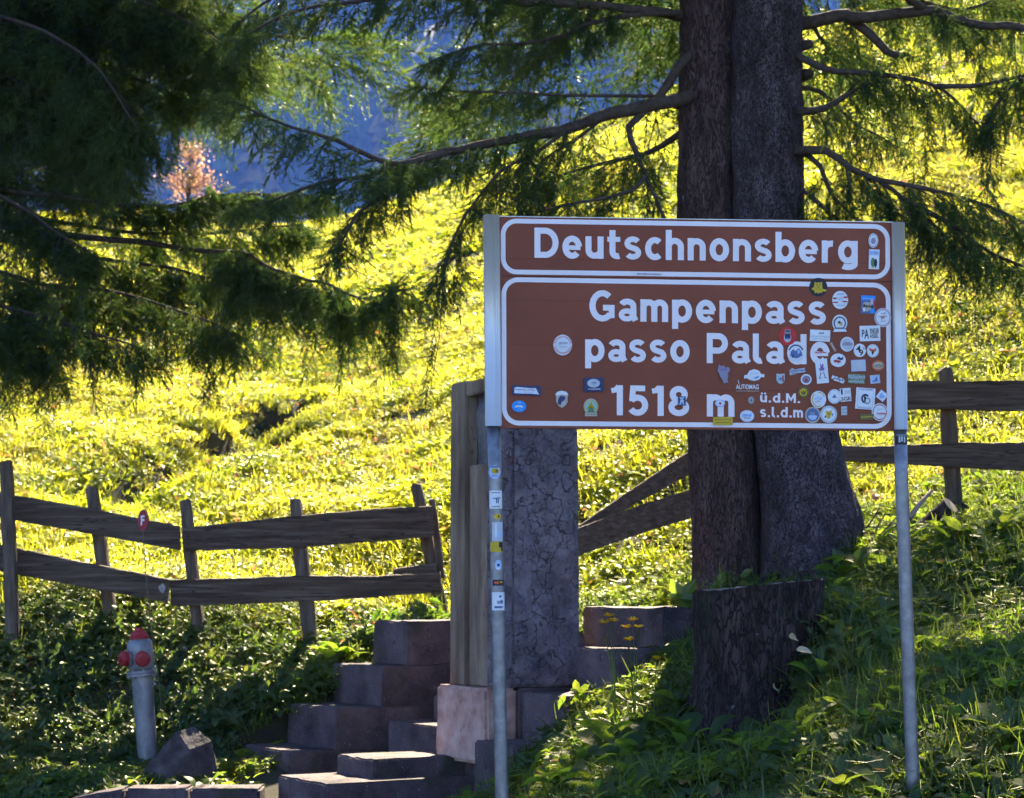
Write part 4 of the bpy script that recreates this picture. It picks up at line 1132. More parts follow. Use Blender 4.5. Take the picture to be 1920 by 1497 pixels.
stake('post', (1773, 692), (1790, 950), 15.15, 15.15, 29, fc, 12, taper=.8)
for (px, py) in ((318, 1108), ):
    pass
for px, py, Y in [(12, 945, 16.40), (14, 1050, 16.40), (180, 975, 16.35), (196, 1085, 16.33), (352, 1005, 16.28), (362, 1110, 16.30), (562, 990, 16.34), (566, 1105, 16.37), (795, 965, 16.42), (812, 1090, 16.43), (352, 1020, 16.28), (564, 1012, 16.34)]:
    mb = MB(); mb.lathe(at(px, py, Y), (0, 1, 0), [(0, .006), (.004, .009), (.03, .009)], 8)
    mb.build('nail', M['twig'], fa)
pa = MB()
rr = random.Random(4)
pts = [at(304 + 8 * math.cos(a) * rr.uniform(.6, 1.1), 1104 + 10 * math.sin(a) * rr.uniform(.5, 1.1), 16.298) for a in np.linspace(0, 6.28, 15)[:-1]]
pa.add(pts, [tuple(range(len(pts)))])
pa.build('paint_patch', rough_mat('old_paint', [(.3, (.22, .20, .19)), (.7, (.42, .40, .39))], 40, .9, .3, 80), fa)

# ------------------------------------------------------------------ hydrant and its marker
hb, ht = at(279, 1446, 15.0), at(266, 1264, 15.0)
hy = thing('fire_hydrant', 'silver pillar fire hydrant with red caps leaning in the grass', 'fire hydrant', hb)
ax = (ht - hb).normalized()
S = 15.0 / FPX
M['silver'] = rough_mat('silver_paint', [(0.3, (0.13, 0.13, 0.15)), (0.5, (0.215, 0.215, 0.24)), (0.72, (0.31, 0.31, 0.335))], 12, 0.45, 0.12, 60, (1, 1, .5), metal=0.35, bdist=0.003, spots=(9, (0.26, 0.22, 0.20), 0.68))
Lb = (ht - hb).length
mb = MB(); mb.lathe(hb - ax * .25, ax, [(0, 17.5 * S), (.25, 17.5 * S), (.25 + Lb * .96, 19.5 * S), (.25 + Lb, 20 * S)], 36)
mb.build('barrel', M['silver'], hy, smooth=True)
mb = MB(); mb.lathe(ht, ax, [(-4 * S, 22 * S), (-4 * S, 28 * S), (0.5 * S, 28 * S), (0.5 * S, 27 * S), (2 * S, 28 * S), (6 * S, 28 * S), (6 * S, 22 * S)], 36)
fl = mb.build('flange', M['silver'], hy)
for k in range(8):
    a = k * math.pi / 4 + .3
    u = ax.orthogonal().normalized(); w = ax.cross(u)
    mb = MB(); mb.lathe(ht + (u * math.cos(a) + w * math.sin(a)) * 25 * S - ax * 6.5 * S, ax, [(0, 2.4 * S), (15 * S, 2.4 * S)], 6)
    mb.build('bolt', M['silver'], fl)
mb = MB(); mb.lathe(ht, ax, [(6 * S, 22 * S), (14 * S, 24 * S), (30 * S, 25 * S), (48 * S, 24.5 * S), (58 * S, 23 * S), (64 * S, 19 * S), (66 * S, 12 * S)], 36)
hd = mb.build('head', M['silver'], hy, smooth=True)
mb = MB(); mb.lathe(ht + ax * 64 * S, ax, [(0, 18 * S), (6 * S, 18.5 * S), (8 * S, 16 * S), (13 * S, 14.5 * S), (16 * S, 11 * S), (17 * S, 7.5 * S), (21 * S, 7 * S), (22 * S, 5 * S)], 12)
mb.build('top_cap', M['red'], hy, smooth=False)
for name, cpx, dirv in (('outlet_cap', (222, 1240), Vector((-.80, -.58, -.05))), ('outlet_cap', (275, 1234), Vector((.28, -.95, -.03)))):
    dirv.normalize()
    cc = ht + ax * 30 * S
    tip = at(*cpx, 15.0 - 25 * S)
    L0 = 22 * S; L1 = 34 * S
    mb = MB(); mb.lathe(cc, dirv, [(10 * S, 13.5 * S), (L0 + 2 * S, 13.5 * S), (L0 + 2 * S, 15.6 * S), (L1 - 6 * S, 15.6 * S)], 24)
    mb.build('outlet', M['silver'], hy, smooth=False)
    mb = MB(); mb.lathe(cc, dirv, [(L1 - 6.5 * S, 14.2 * S), (L1 + 3 * S, 14.2 * S), (L1 + 6 * S, 11.5 * S), (L1 + 7 * S, 6 * S), (L1 + 7 * S, 4 * S), (L1 + 10 * S, 4 * S)], 20)
    cp = mb.build(name, M['red'], hy, smooth=False)
    u = dirv.orthogonal().normalized()
    mb = MB(); mb.box(cc + dirv * (L1 + 8 * S), 14 * S, 3 * S, 3 * S, dirv.to_track_quat('Z', 'Y').to_matrix())
    mb.build('lug', M['red'], cp)
# chain from the cap
mb = MB(); a0 = ht + ax * 16 * S + Vector((26 * S, -12 * S, 0))
for k in range(9):
    p = a0 + Vector((0.2 * k * S, 0, -4.2 * k * S))
    mb.tube([p + Vector((2 * S * math.cos(t), 1.2 * S * (k % 2) * math.cos(t), 2.8 * S * math.sin(t))) for t in np.linspace(0, 6.28, 7)], .5 * S, 5)
mb.build('chain', M['galv'], hy)

mk = thing('hydrant_marker', 'thin leaning rod with oval red plate marked F above the hydrant', 'marker', at(306, 1340, 15.25))
mb = MB(); mb.tube([at(309, 1395, 15.25), at(296, 1260, 15.2), at(283, 1180, 15.15), at(274, 1080, 15.1), at(268, 1000, 15.1), at(267, 965, 15.1)], 0.0038, 8)
mb.build('rod', rough_mat('rod_paint', [(0.3, (0.10, 0.09, 0.05)), (0.7, (0.18, 0.16, 0.09))], 20, .6, .1, 60), mk, smooth=True)
c = at(268, 976, 15.08)
nrm = Vector((-.62, -.78, 0)).normalized(); tan = Vector((nrm.y, -nrm.x, 0)); tan = -tan if tan.x < 0 else tan
rad = 19.5 * 15.08 / FPX
mb = MB()
for off in (0, -.008):
    for k in range(28):
        a = 2 * math.pi * k / 28
        mb.v.append(c + tan * math.cos(a) * rad * .74 + Vector((0, 0, 1)) * math.sin(a) * rad + nrm * off)
mb.f = [tuple(range(28)), tuple(range(55, 27, -1))] + [(k, (k + 1) % 28, 28 + (k + 1) % 28, 28 + k) for k in range(28)]; mb.m = [0] * 30
plt = mb.build('plate', M['red'], mk)
v, f = text2d('F', 0.03)
xs = [a for a, b in v]; ys = [b for a, b in v]
mb = MB(); hgt_ = rad * .95
for a, b in v:
    mb.v.append(c + tan * ((a - (min(xs) + max(xs)) / 2) / (max(ys) - min(ys)) * hgt_ * .95) + Vector((0, 0, (b - min(ys)) / (max(ys) - min(ys)) * hgt_ - hgt_ / 2)) + nrm * .003)
mb.f = list(f); mb.m = [0] * len(f)
mb.build('lettering', M['white'], plt)

# ------------------------------------------------------------------ stump
sb = at(1420, 1370, 11.4)
sc_ = Vector((sb.x, sb.y + .05, sb.z))
stp = thing('tree_stump', 'old sawn tree stump with flaring roots below the spruce', 'stump', Vector((sb.x, sb.y, sb.z)))
mb = MB()
ztop = at(1420, 1098, 11.4).z
seg, rows = 64, 26
for i in range(rows + 1):
    t = i / rows
    for k in range(seg):
        a = 2 * math.pi * k / seg
        lob = 1 + .09 * math.sin(3 * a + 1) + .07 * math.sin(5 * a + 2.2) 
        fl_ = max(0, 1 - t * 1.5)
        r = 0.345 * lob + fl_ ** 2 * (.20 + .22 * max(0, math.sin(3 * a + .4)) + .10 * max(0, math.sin(2 * a + 2.9)))
        r += .035 * noise.noise(Vector((math.cos(a) * 3, math.sin(a) * 3, t * 1.0 + 3))) + .018 * noise.noise(Vector((math.cos(a) * 9, math.sin(a) * 9, t * 1.6))) 
        x, y = r * math.cos(a), r * math.sin(a)
        zt = ztop + 0.035 * x / .35
        z = sb.z - .35 + (zt - sb.z + .35) * t
        if i >= rows - 1: z += .02 * noise.noise(Vector((math.cos(a) * 4, math.sin(a) * 4, 2))) + .008 * noise.noise(Vector((math.cos(a) * 13, math.sin(a) * 13, 2)))
        mb.v.append(Vector((sc_.x + x, sc_.y + y, z)))
for i in range(rows):
    for k in range(seg):
        mb.f.append((i * seg + k, i * seg + (k + 1) % seg, (i + 1) * seg + (k + 1) % seg, (i + 1) * seg + k)); mb.m.append(0)
mb.build('stump_body', M['stumpbark'], stp, smooth=True)
mt = MB()
b = rows * seg
ring_ = [p + Vector((0, 0, -.006)) for p in mb.v[b:b + seg]]
cen = sum(ring_, Vector()) / seg
mt.add(ring_ + [cen], [(k, (k + 1) % seg, seg) for k in range(seg)])
mt.build('cut_face', M['cutwood'], stp)

# ------------------------------------------------------------------ fallen wood near the spruce foot
def limb(name, pts, r0, r1, label, mat, cut=False, seg=10):
    P = [at(*p) for p in pts]
    t = thing(name, label, 'branch', P[0])
    n = len(P)
    mb = MB(); mb.tube(P, [r0 + (r1 - r0) * i / (n - 1) for i in range(n)], seg)
    mb.build('branch', mat, t, smooth=True)
    if cut:
        d = (P[-1] - P[-2]).normalized()
        mb = MB(); mb.lathe(P[-1], d, [(0, r1 * 1.0), (.004, r1 * .98)], 14); mb.build('cut_end', M['cutwood'], t)
    return t
limb('fallen_log', [(1705, 1012, 13.6), (1740, 985, 13.7), (1782, 948, 13.6)], .06, .062, 'short log with a pale sawn end lying by the fence stake', M['stumpbark'], True)
limb('fallen_branch', [(1706, 972, 13.5), (1722, 948, 13.55), (1747, 920, 13.6)], .02, .012, 'pale bare branch leaning beside the sign post', M['cutwood'])
rr = random.Random(9)
for k in range(5):
    x, y = rr.uniform(1600, 1690), rr.uniform(985, 1015)
    pts = [(x, y, 13.5)]
    for j in range(4):
        x += rr.uniform(8, 30); y -= rr.uniform(-6, 26)
        pts.append((x, y, 13.5 - .05 * j))
    limb('dry_twig', pts, .006, .003, 'thin dry twig in the tangle of twigs at the spruce foot', M['twig'], seg=5)['group'] = 'dry twigs at the spruce foot'
rt = rock('boulder', at(1795, 985, 14.2), .14, .14, .17, 21, M['stumpbark'], amp=.2)
rt.name = 'root_stump'; tag(rt, 'dark rotten root lump at the foot of the lone fence stake', 'root')
# ------------------------------------------------------------------ instancing helper (needles, grass, leaf litter)
def proto(name, mb, mat):
    me = bpy.data.meshes.new(name)
    me.from_pydata([tuple(p) for p in mb.v], [], mb.f)
    for m in (mat if isinstance(mat, list) else [mat]):
        me.materials.append(m)
    if isinstance(mat, list):
        me.polygons.foreach_set('material_index', mb.m)
    return bpy.data.objects.new(name, me)      # never linked: only a source for instances

def scatter(name, pts, rots, scls, src, root=None):
    """one object whose points carry instances of src"""
    off = root_loc(root)
    me = bpy.data.meshes.new(name)
    n = len(pts)
    me.vertices.add(n)
    P = np.asarray(pts, dtype=np.float32) - np.array(off, dtype=np.float32)
    me.vertices.foreach_set('co', P.ravel())
    a = me.attributes.new('rot', 'FLOAT_VECTOR', 'POINT'); a.data.foreach_set('vector', np.asarray(rots, np.float32).ravel())
    a = me.attributes.new('scl', 'FLOAT', 'POINT'); a.data.foreach_set('value', np.asarray(scls, np.float32).ravel())
    for m in src.data.materials: me.materials.append(m)
    o = bpy.data.objects.new(name, me); COL.objects.link(o)
    if root is not None: o.parent = root
    ng = bpy.data.node_groups.new(name + '_nodes', 'GeometryNodeTree')
    ng.interface.new_socket('Geometry', in_out='INPUT', socket_type='NodeSocketGeometry')
    ng.interface.new_socket('Geometry', in_out='OUTPUT', socket_type='NodeSocketGeometry')
    gi = ng.nodes.new('NodeGroupInput'); go = ng.nodes.new('NodeGroupOutput')
    oi = ng.nodes.new('GeometryNodeObjectInfo'); oi.inputs['Object'].default_value = src
    oi.transform_space = 'ORIGINAL'
    ip = ng.nodes.new('GeometryNodeInstanceOnPoints')
    ra = ng.nodes.new('GeometryNodeInputNamedAttribute'); ra.data_type = 'FLOAT_VECTOR'; ra.inputs['Name'].default_value = 'rot'
    sa = ng.nodes.new('GeometryNodeInputNamedAttribute'); sa.data_type = 'FLOAT'; sa.inputs['Name'].default_value = 'scl'
    er = ng.nodes.new('FunctionNodeEulerToRotation')
    L = ng.links
    L.new(gi.outputs[0], ip.inputs['Points']); L.new(oi.outputs['Geometry'], ip.inputs['Instance'])
    L.new(ra.outputs['Attribute'], er.inputs[0]); L.new(er.outputs[0], ip.inputs['Rotation'])
    L.new(sa.outputs['Attribute'], ip.inputs['Scale'])
    L.new(ip.outputs[0], go.inputs[0])
    md = o.modifiers.new('scatter', 'NODES'); md.node_group = ng
    o['kind'] = 'stuff'
    return o

# ------------------------------------------------------------------ spruce sprays
def spray_proto(seed, length=.25, pairs=4, nd=380, wd=.0023, nl=(.016, .024)):
    rnd = random.Random(seed)
    mb = MB()
    def needles(p0, p1, n):
        d = (p1 - p0); L = d.length; d.normalize()
        u = d.orthogonal().normalized(); w = d.cross(u)
        for i in range(n):
            t = (i + rnd.random()) / n
            a = rnd.uniform(0, 6.283)
            r = u * math.cos(a) + w * math.sin(a)
            dirn = (d * rnd.uniform(.55, 1.0) + r * rnd.uniform(.6, 1.1)).normalized()
            ln = rnd.uniform(*nl) * (1 if t < .9 else .8)
            b = p0.lerp(p1, t)
            s = dirn.cross(r); 
            s = s.normalized() if s.length > 1e-5 else u
            mb.add([b - s * wd, b + s * wd, b + dirn * ln], [(0, 1, 2)])
        # woody core
        mb.add([p0 - u * .0022, p0 + u * .0022, p1], [(0, 1, 2)])
    axis_ = [Vector((length * t, .015 * math.sin(t * 3 + seed), -.05 * t * t)) for t in np.linspace(0, 1, 6)]
    for a, b in zip(axis_[:-1], axis_[1:]):
        needles(a, b, int(nd * (b - a).length))
    for i in range(pairs):
        t = .10 + .82 * i / pairs
        for sd in (-1, 1):
            tt = min(.97, t + rnd.uniform(-.03, .03))
            j = tt * 5; k = int(j)
            o = axis_[k].lerp(axis_[min(k + 1, 5)], j - k)
            ln = length * (.62 - .40 * t) * rnd.uniform(.6, 1.2)
            d = Vector((rnd.uniform(.5, .9), sd * rnd.uniform(.5, .9), rnd.uniform(-.5, .3))).normalized()
            e = o + d * ln + Vector((0, 0, -.02))
            needles(o, e, int(nd * ln))
    return proto('spruce_spray', mb, M['needle'])
SPRAYS = [spray_proto(s) for s in (1, 2, 3)]
SPRAYS_FAR = [spray_proto(s, .6, 7, 110, .004, (.02, .034)) for s in (7,)]

class Crown:
    def __init__(s):
        s.p, s.r, s.s = [], [], []
        s.n = 0
    def spray(s, pos, d, sc, rnd):
        q = Vector(d).normalized().to_track_quat('X', 'Z')
        q = q @ Quaternion((1, 0, 0), rnd.uniform(-1.2, 1.2))
        s.p.append(tuple(pos)); s.r.append(tuple(q.to_euler())); s.s.append(sc)

def smooth_path(P, n):
    """Catmull-Rom through P"""
    P = [Vector(p) for p in P]
    out = []
    m = len(P) - 1
    for i in range(n + 1):
        t = i / n * m
        k = min(int(t), m - 1); f = t - k
        p0, p1, p2, p3 = P[max(k - 1, 0)], P[k], P[k + 1], P[min(k + 2, m)]
        out.append(.5 * ((2 * p1) + (p2 - p0) * f + (2 * p0 - 5 * p1 + 4 * p2 - p3) * f * f + (3 * p1 - p0 - 3 * p2 + p3) * f ** 3))
    return out

def grow(crown, wood, P, r0, seed, side=.55, hang=.6, start=.15, step=.075, sc=1.0, r1=.006, sub_step=.085, bare=0.0, curtain=0.0, n=None):
    """branch along P with side twigs that carry needle sprays; wood gets the bark tubes"""
    rnd = random.Random(seed)
    L = sum((Vector(b) - Vector(a)).length for a, b in zip(P[:-1], P[1:]))
    path = smooth_path(P, n or max(8, int(L / .12)))
    m = len(path) - 1
    rr = [r0 + (r1 - r0) * (i / m) ** .8 for i in range(m + 1)]
    path = [p + Vector((noise.noise(p * 4) * .5, noise.noise(p * 4 + Vector((9, 0, 0))) * .5, noise.noise(p * 4 + Vector((0, 9, 0))) * .5)) * min(.03, r0) for p in path]
    wood.tube(path, rr, 8)
    k = int(L / step)
    for i in range(k):
        t = start + (1 - start) * (i + rnd.random()) / k
        if rnd.random() < bare: continue
        j = t * m; a = int(min(j, m - 1)); p = path[a].lerp(path[a + 1], j - a)
        tg = (path[a + 1] - path[a]).normalized()
        sd = 1 if i % 2 else -1
        lat = tg.cross(Vector((0, 0, 1)))
        lat = lat.normalized() if lat.length > .1 else Vector((1, 0, 0))
        ln = side * (1.05 - .75 * t) * rnd.uniform(.45, 1.1)
        d = (lat * sd * rnd.uniform(.5, 1) + tg * rnd.uniform(.4, .9) + Vector((0, 0, -rnd.uniform(.1, .6) * hang))).normalized()
        e1 = p + d * ln * .5
        e2 = e1 + (d + Vector((0, 0, -.5 * hang))).normalized() * ln * .5
        wood.tube([p, e1, e2], [.0045, .0035, .002], 4, cap=False)
        ns = max(1, int(ln / sub_step))
        for q in range(ns):
            f = (q + rnd.random()) / ns
            pos = p.lerp(e1, f * 2) if f < .5 else e1.lerp(e2, f * 2 - 1)
            dd = d * rnd.uniform(.3, .9) + Vector((rnd.uniform(-.6, .6), rnd.uniform(-.6, .6), -rnd.uniform(-.1, 1.2) * hang))
            crown.spray(pos, dd, sc * rnd.uniform(.6, 1.1), rnd)
        crown.spray(e2, d + Vector((0, 0, -.5 * hang)), sc * rnd.uniform(.7, 1.1), rnd)
        if curtain and rnd.random() < curtain:       # long hanging twig
            hl = rnd.uniform(.3, .85) * hang
            b = p.lerp(e1, rnd.random())
            w = Vector((rnd.uniform(-.12, .12), rnd.uniform(-.12, .12), -1)) * hl
            wood.tube([b, b + w * .5 + Vector((.02, 0, 0)), b + w], [.004, .003, .0015], 4, cap=False)
            for q in range(int(hl / .07) + 1):
                crown.spray(b + w * (q * .07 / hl), Vector((rnd.uniform(-.95, .95), rnd.uniform(-.95, .95), -.8)), sc * rnd.uniform(.5, .9), rnd)
    for q in range(5):
        crown.spray(path[-1 - q % 3], (path[-1] - path[-3]) + Vector((rnd.uniform(-.1, .1), rnd.uniform(-.1, .1), -.03)), sc * rnd.uniform(.8, 1.1), rnd)
    return path

def put_crown(root, crown, name, protos):
    for i, pr in enumerate(protos):
        sl = slice(i, None, len(protos))
        if len(crown.p[sl]):
            scatter(name, crown.p[sl], crown.r[sl], crown.s[sl], pr, root)

def trunk_mesh(name, path, radii, root, mat, seg=64, flare=None, seed=0, squash=None):
    mb = MB()
    n = len(path)
    for i, p in enumerate(path):
        for k in range(seg):
            a = 2 * math.pi * k / seg
            r = radii[i]
            h = p.z - path[0].z
            if flare:
                f = max(0, 1 - h / flare[0])
                r += f ** 2.2 * (flare[1] + flare[2] * max(0, math.sin(flare[3] * a + flare[4])) + .03 * math.sin(7 * a + seed))
            if h < 7:
                r += .020 * noise.noise(Vector((math.cos(a) * 2.2, math.sin(a) * 2.2, p.z * .9 + seed))) * radii[i] / .2
                r += .017 * noise.noise(Vector((math.cos(a) * 9, math.sin(a) * 9, p.z * 3 + seed))) + .011 * noise.noise(Vector((math.cos(a) * 22, math.sin(a) * 22, p.z * 8 + seed)))
            mb.v.append(p + Vector((math.cos(a) * r, math.sin(a) * r, 0)))
    for i in range(n - 1):
        for k in range(seg):
            mb.f.append((i * seg + k, i * seg + (k + 1) % seg, (i + 1) * seg + (k + 1) % seg, (i + 1) * seg + k)); mb.m.append(0)
    mb.f.append(tuple((n - 1) * seg + k for k in range(seg))); mb.m.append(0)
    return mb.build(name, mat, root, smooth=True)

def whorls(crown, wood, cx, cy, z0, z1, rmax, seed, per=5, dz=.6, sc=1.9, az=(0, 360), step=.20, droop=.35):
    rnd = random.Random(seed)
    z = z0
    while z < z1:
        f = (z - z0) / (z1 - z0)
        rl = rmax * (1 - f) ** .8 + .3
        for k in range(per):
            a = R(rnd.uniform(*az))
            l = rl * rnd.uniform(.75, 1.1)
            d = Vector((math.cos(a), math.sin(a), 0))
            b = Vector((cx, cy, z + rnd.uniform(-.2, .2)))
            P = [b, b + d * l * .4 + Vector((0, 0, -.05 * l)), b + d * l * .8 + Vector((0, 0, -droop * l)), b + d * l + Vector((0, 0, -droop * l * .9))]
            grow(crown, wood, P, .02 + .012 * l, seed * 100 + int(z * 10) * 7 + k, side=.8 * (1 - .5 * f), hang=.7, start=.2, step=step, sc=sc, sub_step=.28, n=8)
        z += dz

# ---- the double spruce beside the sign -----------------------------------
TY = 14.0
def col_path(pts, ztop, Y):
    return [at(px, py, Y) for px, py in pts]
tb = at(1430, 1090, TY)
dt = thing('spruce_tree', 'old twin stemmed spruce with furrowed bark rising behind the brown sign', 'tree', tb)
def stem(ctr, rad, Y, top, seed, flare, mat):
    """ctr: photo (px, py) of the axis from foot to frame top; rad px"""
    K = [at(px, py, Y) for px, py in ctr]
    zs_ = [p.z for p in K]
    rs = [r / FPX * Y for r in rad]
    path, rr = [], []
    z = zs_[0] - .3
    while z < top:
        x = float(np.interp(z, zs_, [p.x for p in K]))
        y = float(np.interp(z, zs_, [p.y for p in K]))
        r = float(np.interp(z, zs_, rs))
        if z > zs_[-1]:
            r = rs[-1] * max(.05, 1 - (z - zs_[-1]) / (top - zs_[-1] + .5))
        path.append(Vector((x, y, z))); rr.append(r)
        z += .045 if z < 6.2 else .8
    return trunk_mesh('trunk', path, rr, dt, mat, 72 , flare, seed), path
stem([(1370, 1085), (1362, 950), (1356, 800), (1333, 400), (1330, 0), (1330, -80)], [66, 66, 66, 62, 55, 54], 14.12, 23.0, 3, (.7, .08, .16, 3, 2.0), M['bark_warm'])
stem([(1530, 1060), (1518, 950), (1492, 800), (1440, 400), (1440, 0), (1440, -80)], [84, 84, 80, 66, 65, 65], 13.9, 24.5, 8, (1.3, .13, .26, 2, -0.6), M['bark'])

for px, py, Y, w, h in [(1512, 84, 13.9, 16, 9), (1513, 140, 13.9, 18, 10), (1264, 196, 14.1, 12, 12)]:
    mb = MB(); c = at(px, py, Y); sx_, sz_ = w * Y / FPX / 2, h * Y / FPX / 2
    dr = Vector((.9, -.4, .1)) if px > 1505 else (Vector((-.9, -.4, .1)) if px < 1270 else Vector(((px - 1420) / 160, -1, .1)))
    mb.lathe(c + dr * .035 - dr.normalized() * .075, dr, [(0, sx_ * 1.5), (.05, sx_ * 1.2), (.075, sx_), (.085, sx_ * .55), (.088, sx_ * .2)], 12)
    mb.build('branch_stub', M['twig'], dt, smooth=True)
cr, wd = Crown(), MB()
def B(pts, Ya, Yb, r0, seed, root_wood=None, **kw):
    n = len(pts)
    P = [at(px, py, Ya + (Yb - Ya) * i / (n - 1) + (.14 if i == 0 and 1274 < px < 1500 else 0)) for i, (px, py) in enumerate(pts)]
    w = MB()
    kw.setdefault('r1', .006)
    path = grow(cr_cur[0], w, P, r0, seed, **kw)
    o = w.build('branch', M['twig'], root_cur[0], smooth=True)
    return path
cr_cur, root_cur = [cr], [dt]
# left side
B([(1300, 178), (1271, 188), (1140, 214), (1052, 245), (921, 269), (834, 286), (764, 306), (720, 363), (672, 400), (637, 458)], 14.0, 12.6, .058, 11, side=.42, hang=.75, start=.30, step=.06)
B([(834, 286), (764, 306), (711, 300), (624, 262), (527, 232), (440, 192)], 12.9, 12.3, .026, 12, side=0.42, hang=.75, start=.1, step=0.06, curtain=0.0)
B([(764, 306), (690, 330), (600, 345), (520, 372), (470, 385)], 12.8, 12.6, .016, 13, side=0.3, hang=.6, start=.1, step=.055)
B([(1300, 100), (1271, 127), (1230, 190), (1179, 238), (1195, 290), (1210, 332), (1245, 407), (1262, 450)], 13.9, 13.5, .042, 14, side=.3, hang=.6, start=.5, step=.10)
B([(1210, 332), (1183, 359), (1113, 376), (1052, 385), (985, 408)], 13.5, 13.2, .018, 15, side=.35, hang=.6, start=.2, step=.08)
B([(1275, 186), (1220, 180), (1140, 180), (1000, 176), (877, 172), (785, 164)], 14.0, 13.0, .016, 16, side=0.25, hang=.7, start=.45, step=0.1)
B([(1060, 246), (1000, 290), (940, 320), (890, 380), (850, 450), (830, 530)], 13.4, 12.9, .014, 17, side=.40, hang=.95, start=.1, step=0.065, curtain=.35)
B([(1140, 214), (1080, 262), (1020, 300), (1000, 350), (980, 400)], 13.7, 13.4, .014, 18, side=.5, hang=.9, start=.1, step=0.07, curtain=0.2)
B([(1271, 30), (1150, 12), (980, 5), (850, -8), (700, 0), (560, 20), (470, 60)], 14.0, 12.4, .04, 19, side=0.45, hang=0.7, start=.15, step=0.075, curtain=0.12)
B([(1271, 24), (1183, 28), (1096, 48), (1052, 66), (965, 83), (899, 83), (820, 110)], 13.9, 13.0, .022, 20, side=0.4, hang=.85, start=.2, step=0.075, curtain=0.1)
B([(1271, -90), (1100, -90), (900, -75), (700, -60), (540, -20), (450, 40)], 14.1, 13.0, .04, 21, side=0.45, hang=0.7, start=.15, step=0.08, curtain=0.12)
B([(1290, 240), (1230, 280), (1160, 300), (1080, 320), (1010, 350)], 14.5, 16.0, .03, 25, side=.55, hang=.8, start=.2, step=.07, curtain=.2)
# right side
B([(1470, 50), (1505, 46), (1580, 28), (1612, 35), (1736, 18), (1771, 25), (1838, 50), (1920, 53), (2050, 90)], 14.0, 13.4, .055, 31, side=.5, hang=.9, start=.45, step=.12, curtain=.3, r1=.022)
B([(1580, 28), (1629, 60), (1665, 96), (1690, 103), (1697, 103)], 13.9, 13.7, .04, 32, side=.2, hang=.8, start=.6, step=.5, bare=.8, r1=.018)
B([(1660, -60), (1704, 0), (1746, 18)], 13.4, 13.75, .03, 33, side=.3, step=.4, bare=.7, r1=.024)
B([(1470, 95), (1505, 110), (1559, 131), (1615, 136), (1700, 147), (1753, 163), (1792, 191), (1840, 240)], 13.8, 13.2, .034, 34, side=.45, hang=1.0, start=.3, step=.07, curtain=0.28)
B([(1470, 215), (1505, 209), (1548, 202), (1580, 181), (1622, 158)], 13.8, 13.5, .04, 35, side=.45, hang=1.1, start=.2, step=.10, curtain=0.3, r1=.012)
B([(1470, 275), (1502, 283), (1548, 280), (1598, 319), (1647, 340), (1700, 375), (1753, 425), (1800, 480)], 13.8, 13.0, .040, 36, side=.55, hang=.8, start=.35, step=.06, curtain=.15)
B([(1480, 280), (1509, 287), (1541, 315), (1555, 361), (1594, 400), (1640, 440)], 13.8, 13.5, .026, 37, side=.35, hang=.8, start=.4, step=.09)
B([(1647, 340), (1720, 350), (1800, 370), (1880, 400), (1960, 440)], 13.2, 12.8, .02, 38, side=.6, hang=.7, start=.1, step=.05, curtain=.1)
B([(1700, 375), (1780, 420), (1850, 470), (1920, 500), (2000, 540)], 13.1, 12.9, .02, 39, side=.6, hang=.7, start=.1, step=.05, curtain=.1)
B([(1750, 163), (1840, 160), (1930, 140), (2050, 130)], 13.3, 13.0, .02, 40, side=.5, hang=.9, start=.2, step=.07, curtain=0.25)
B([(1490, 340), (1520, 370), (1580, 420), (1620, 470)], 13.8, 13.6, .02, 41, side=.4, hang=.7, start=.2, step=.07)
B([(1990, 60), (1930, 130), (1880, 180), (1850, 230)], 13.1, 12.9, .014, 42, side=.4, hang=.9, start=.1, step=.06, curtain=0.25)
B([(1470, -60), (1560, -30), (1680, -10), (1800, 20), (1900, -20)], 14.3, 15.2, .04, 43, side=.6, hang=.9, start=.2, step=.07, curtain=0.2)
B([(1470, 160), (1540, 175), (1600, 230), (1660, 260)], 14.4, 15.2, .025, 44, side=.4, hang=1.0, start=.2, step=.09, curtain=0.25)
print('double spruce sprays', len(cr.p))
put_crown(dt, cr, 'needles', SPRAYS)
cr2, wd2 = Crown(), MB()
cx, cyy = at(1385, 0, TY).x, TY
whorls(cr2, wd2, cx, cyy, 7.9, 23.0, 4.8, 5, per=6, dz=.6, droop=.22)
whorls(cr2, wd2, cx, cyy, 6.6, 8.0, 4.4, 6, per=2, dz=.5, az=(50, 130), droop=.1)      # far side of the lower crown
wo = wd2.build('upper_branches', M['twig'], dt); wo['kind'] = 'stuff'
put_crown(dt, cr2, 'upper_needles', SPRAYS_FAR)
print('upper sprays', len(cr2.p))

# ---- the dark spruce at the picture's left -------------------------------
LX, LY = -6.6, 18.2
lz = hz(LX, LY)
lt = thing('spruce_tree', 'dark drooping spruce whose boughs hang over the meadow and the plank fence', 'tree', Vector((LX, LY, lz)))
path = [Vector((LX + .02 * math.sin(z), LY, z)) for z in np.arange(lz - .3, 22, .25)]
trunk_mesh('trunk', path, [.30 * max(.05, 1 - (p.z - lz) / (22.5 - lz)) for p in path], lt, M['bark_warm'], 32, (.8, .1, .12, 4, 0), 4)
cr = Crown(); cr_cur[0] = cr; root_cur[0] = lt
kw = dict(start=.28, step=.07)
def LB(pts, Ya, Yb, seed, r0=.035, **k):
    q = dict(kw); q.update(k)
    q.setdefault('side', .75); q.setdefault('hang', .85); q.setdefault('curtain', .4); q.setdefault('sc', 1.3); q.setdefault('sub_step', .10)
    B([(-430, pts[0][1] - 10)] + pts, Ya, Yb, r0, seed, **q)
LB([(-200, -190), (0, -170), (200, -130), (370, -70)], 18.0, 17.2, 51)
LB([(-200, -110), (0, -90), (220, -60), (420, 20)], 18.2, 18.8, 52)
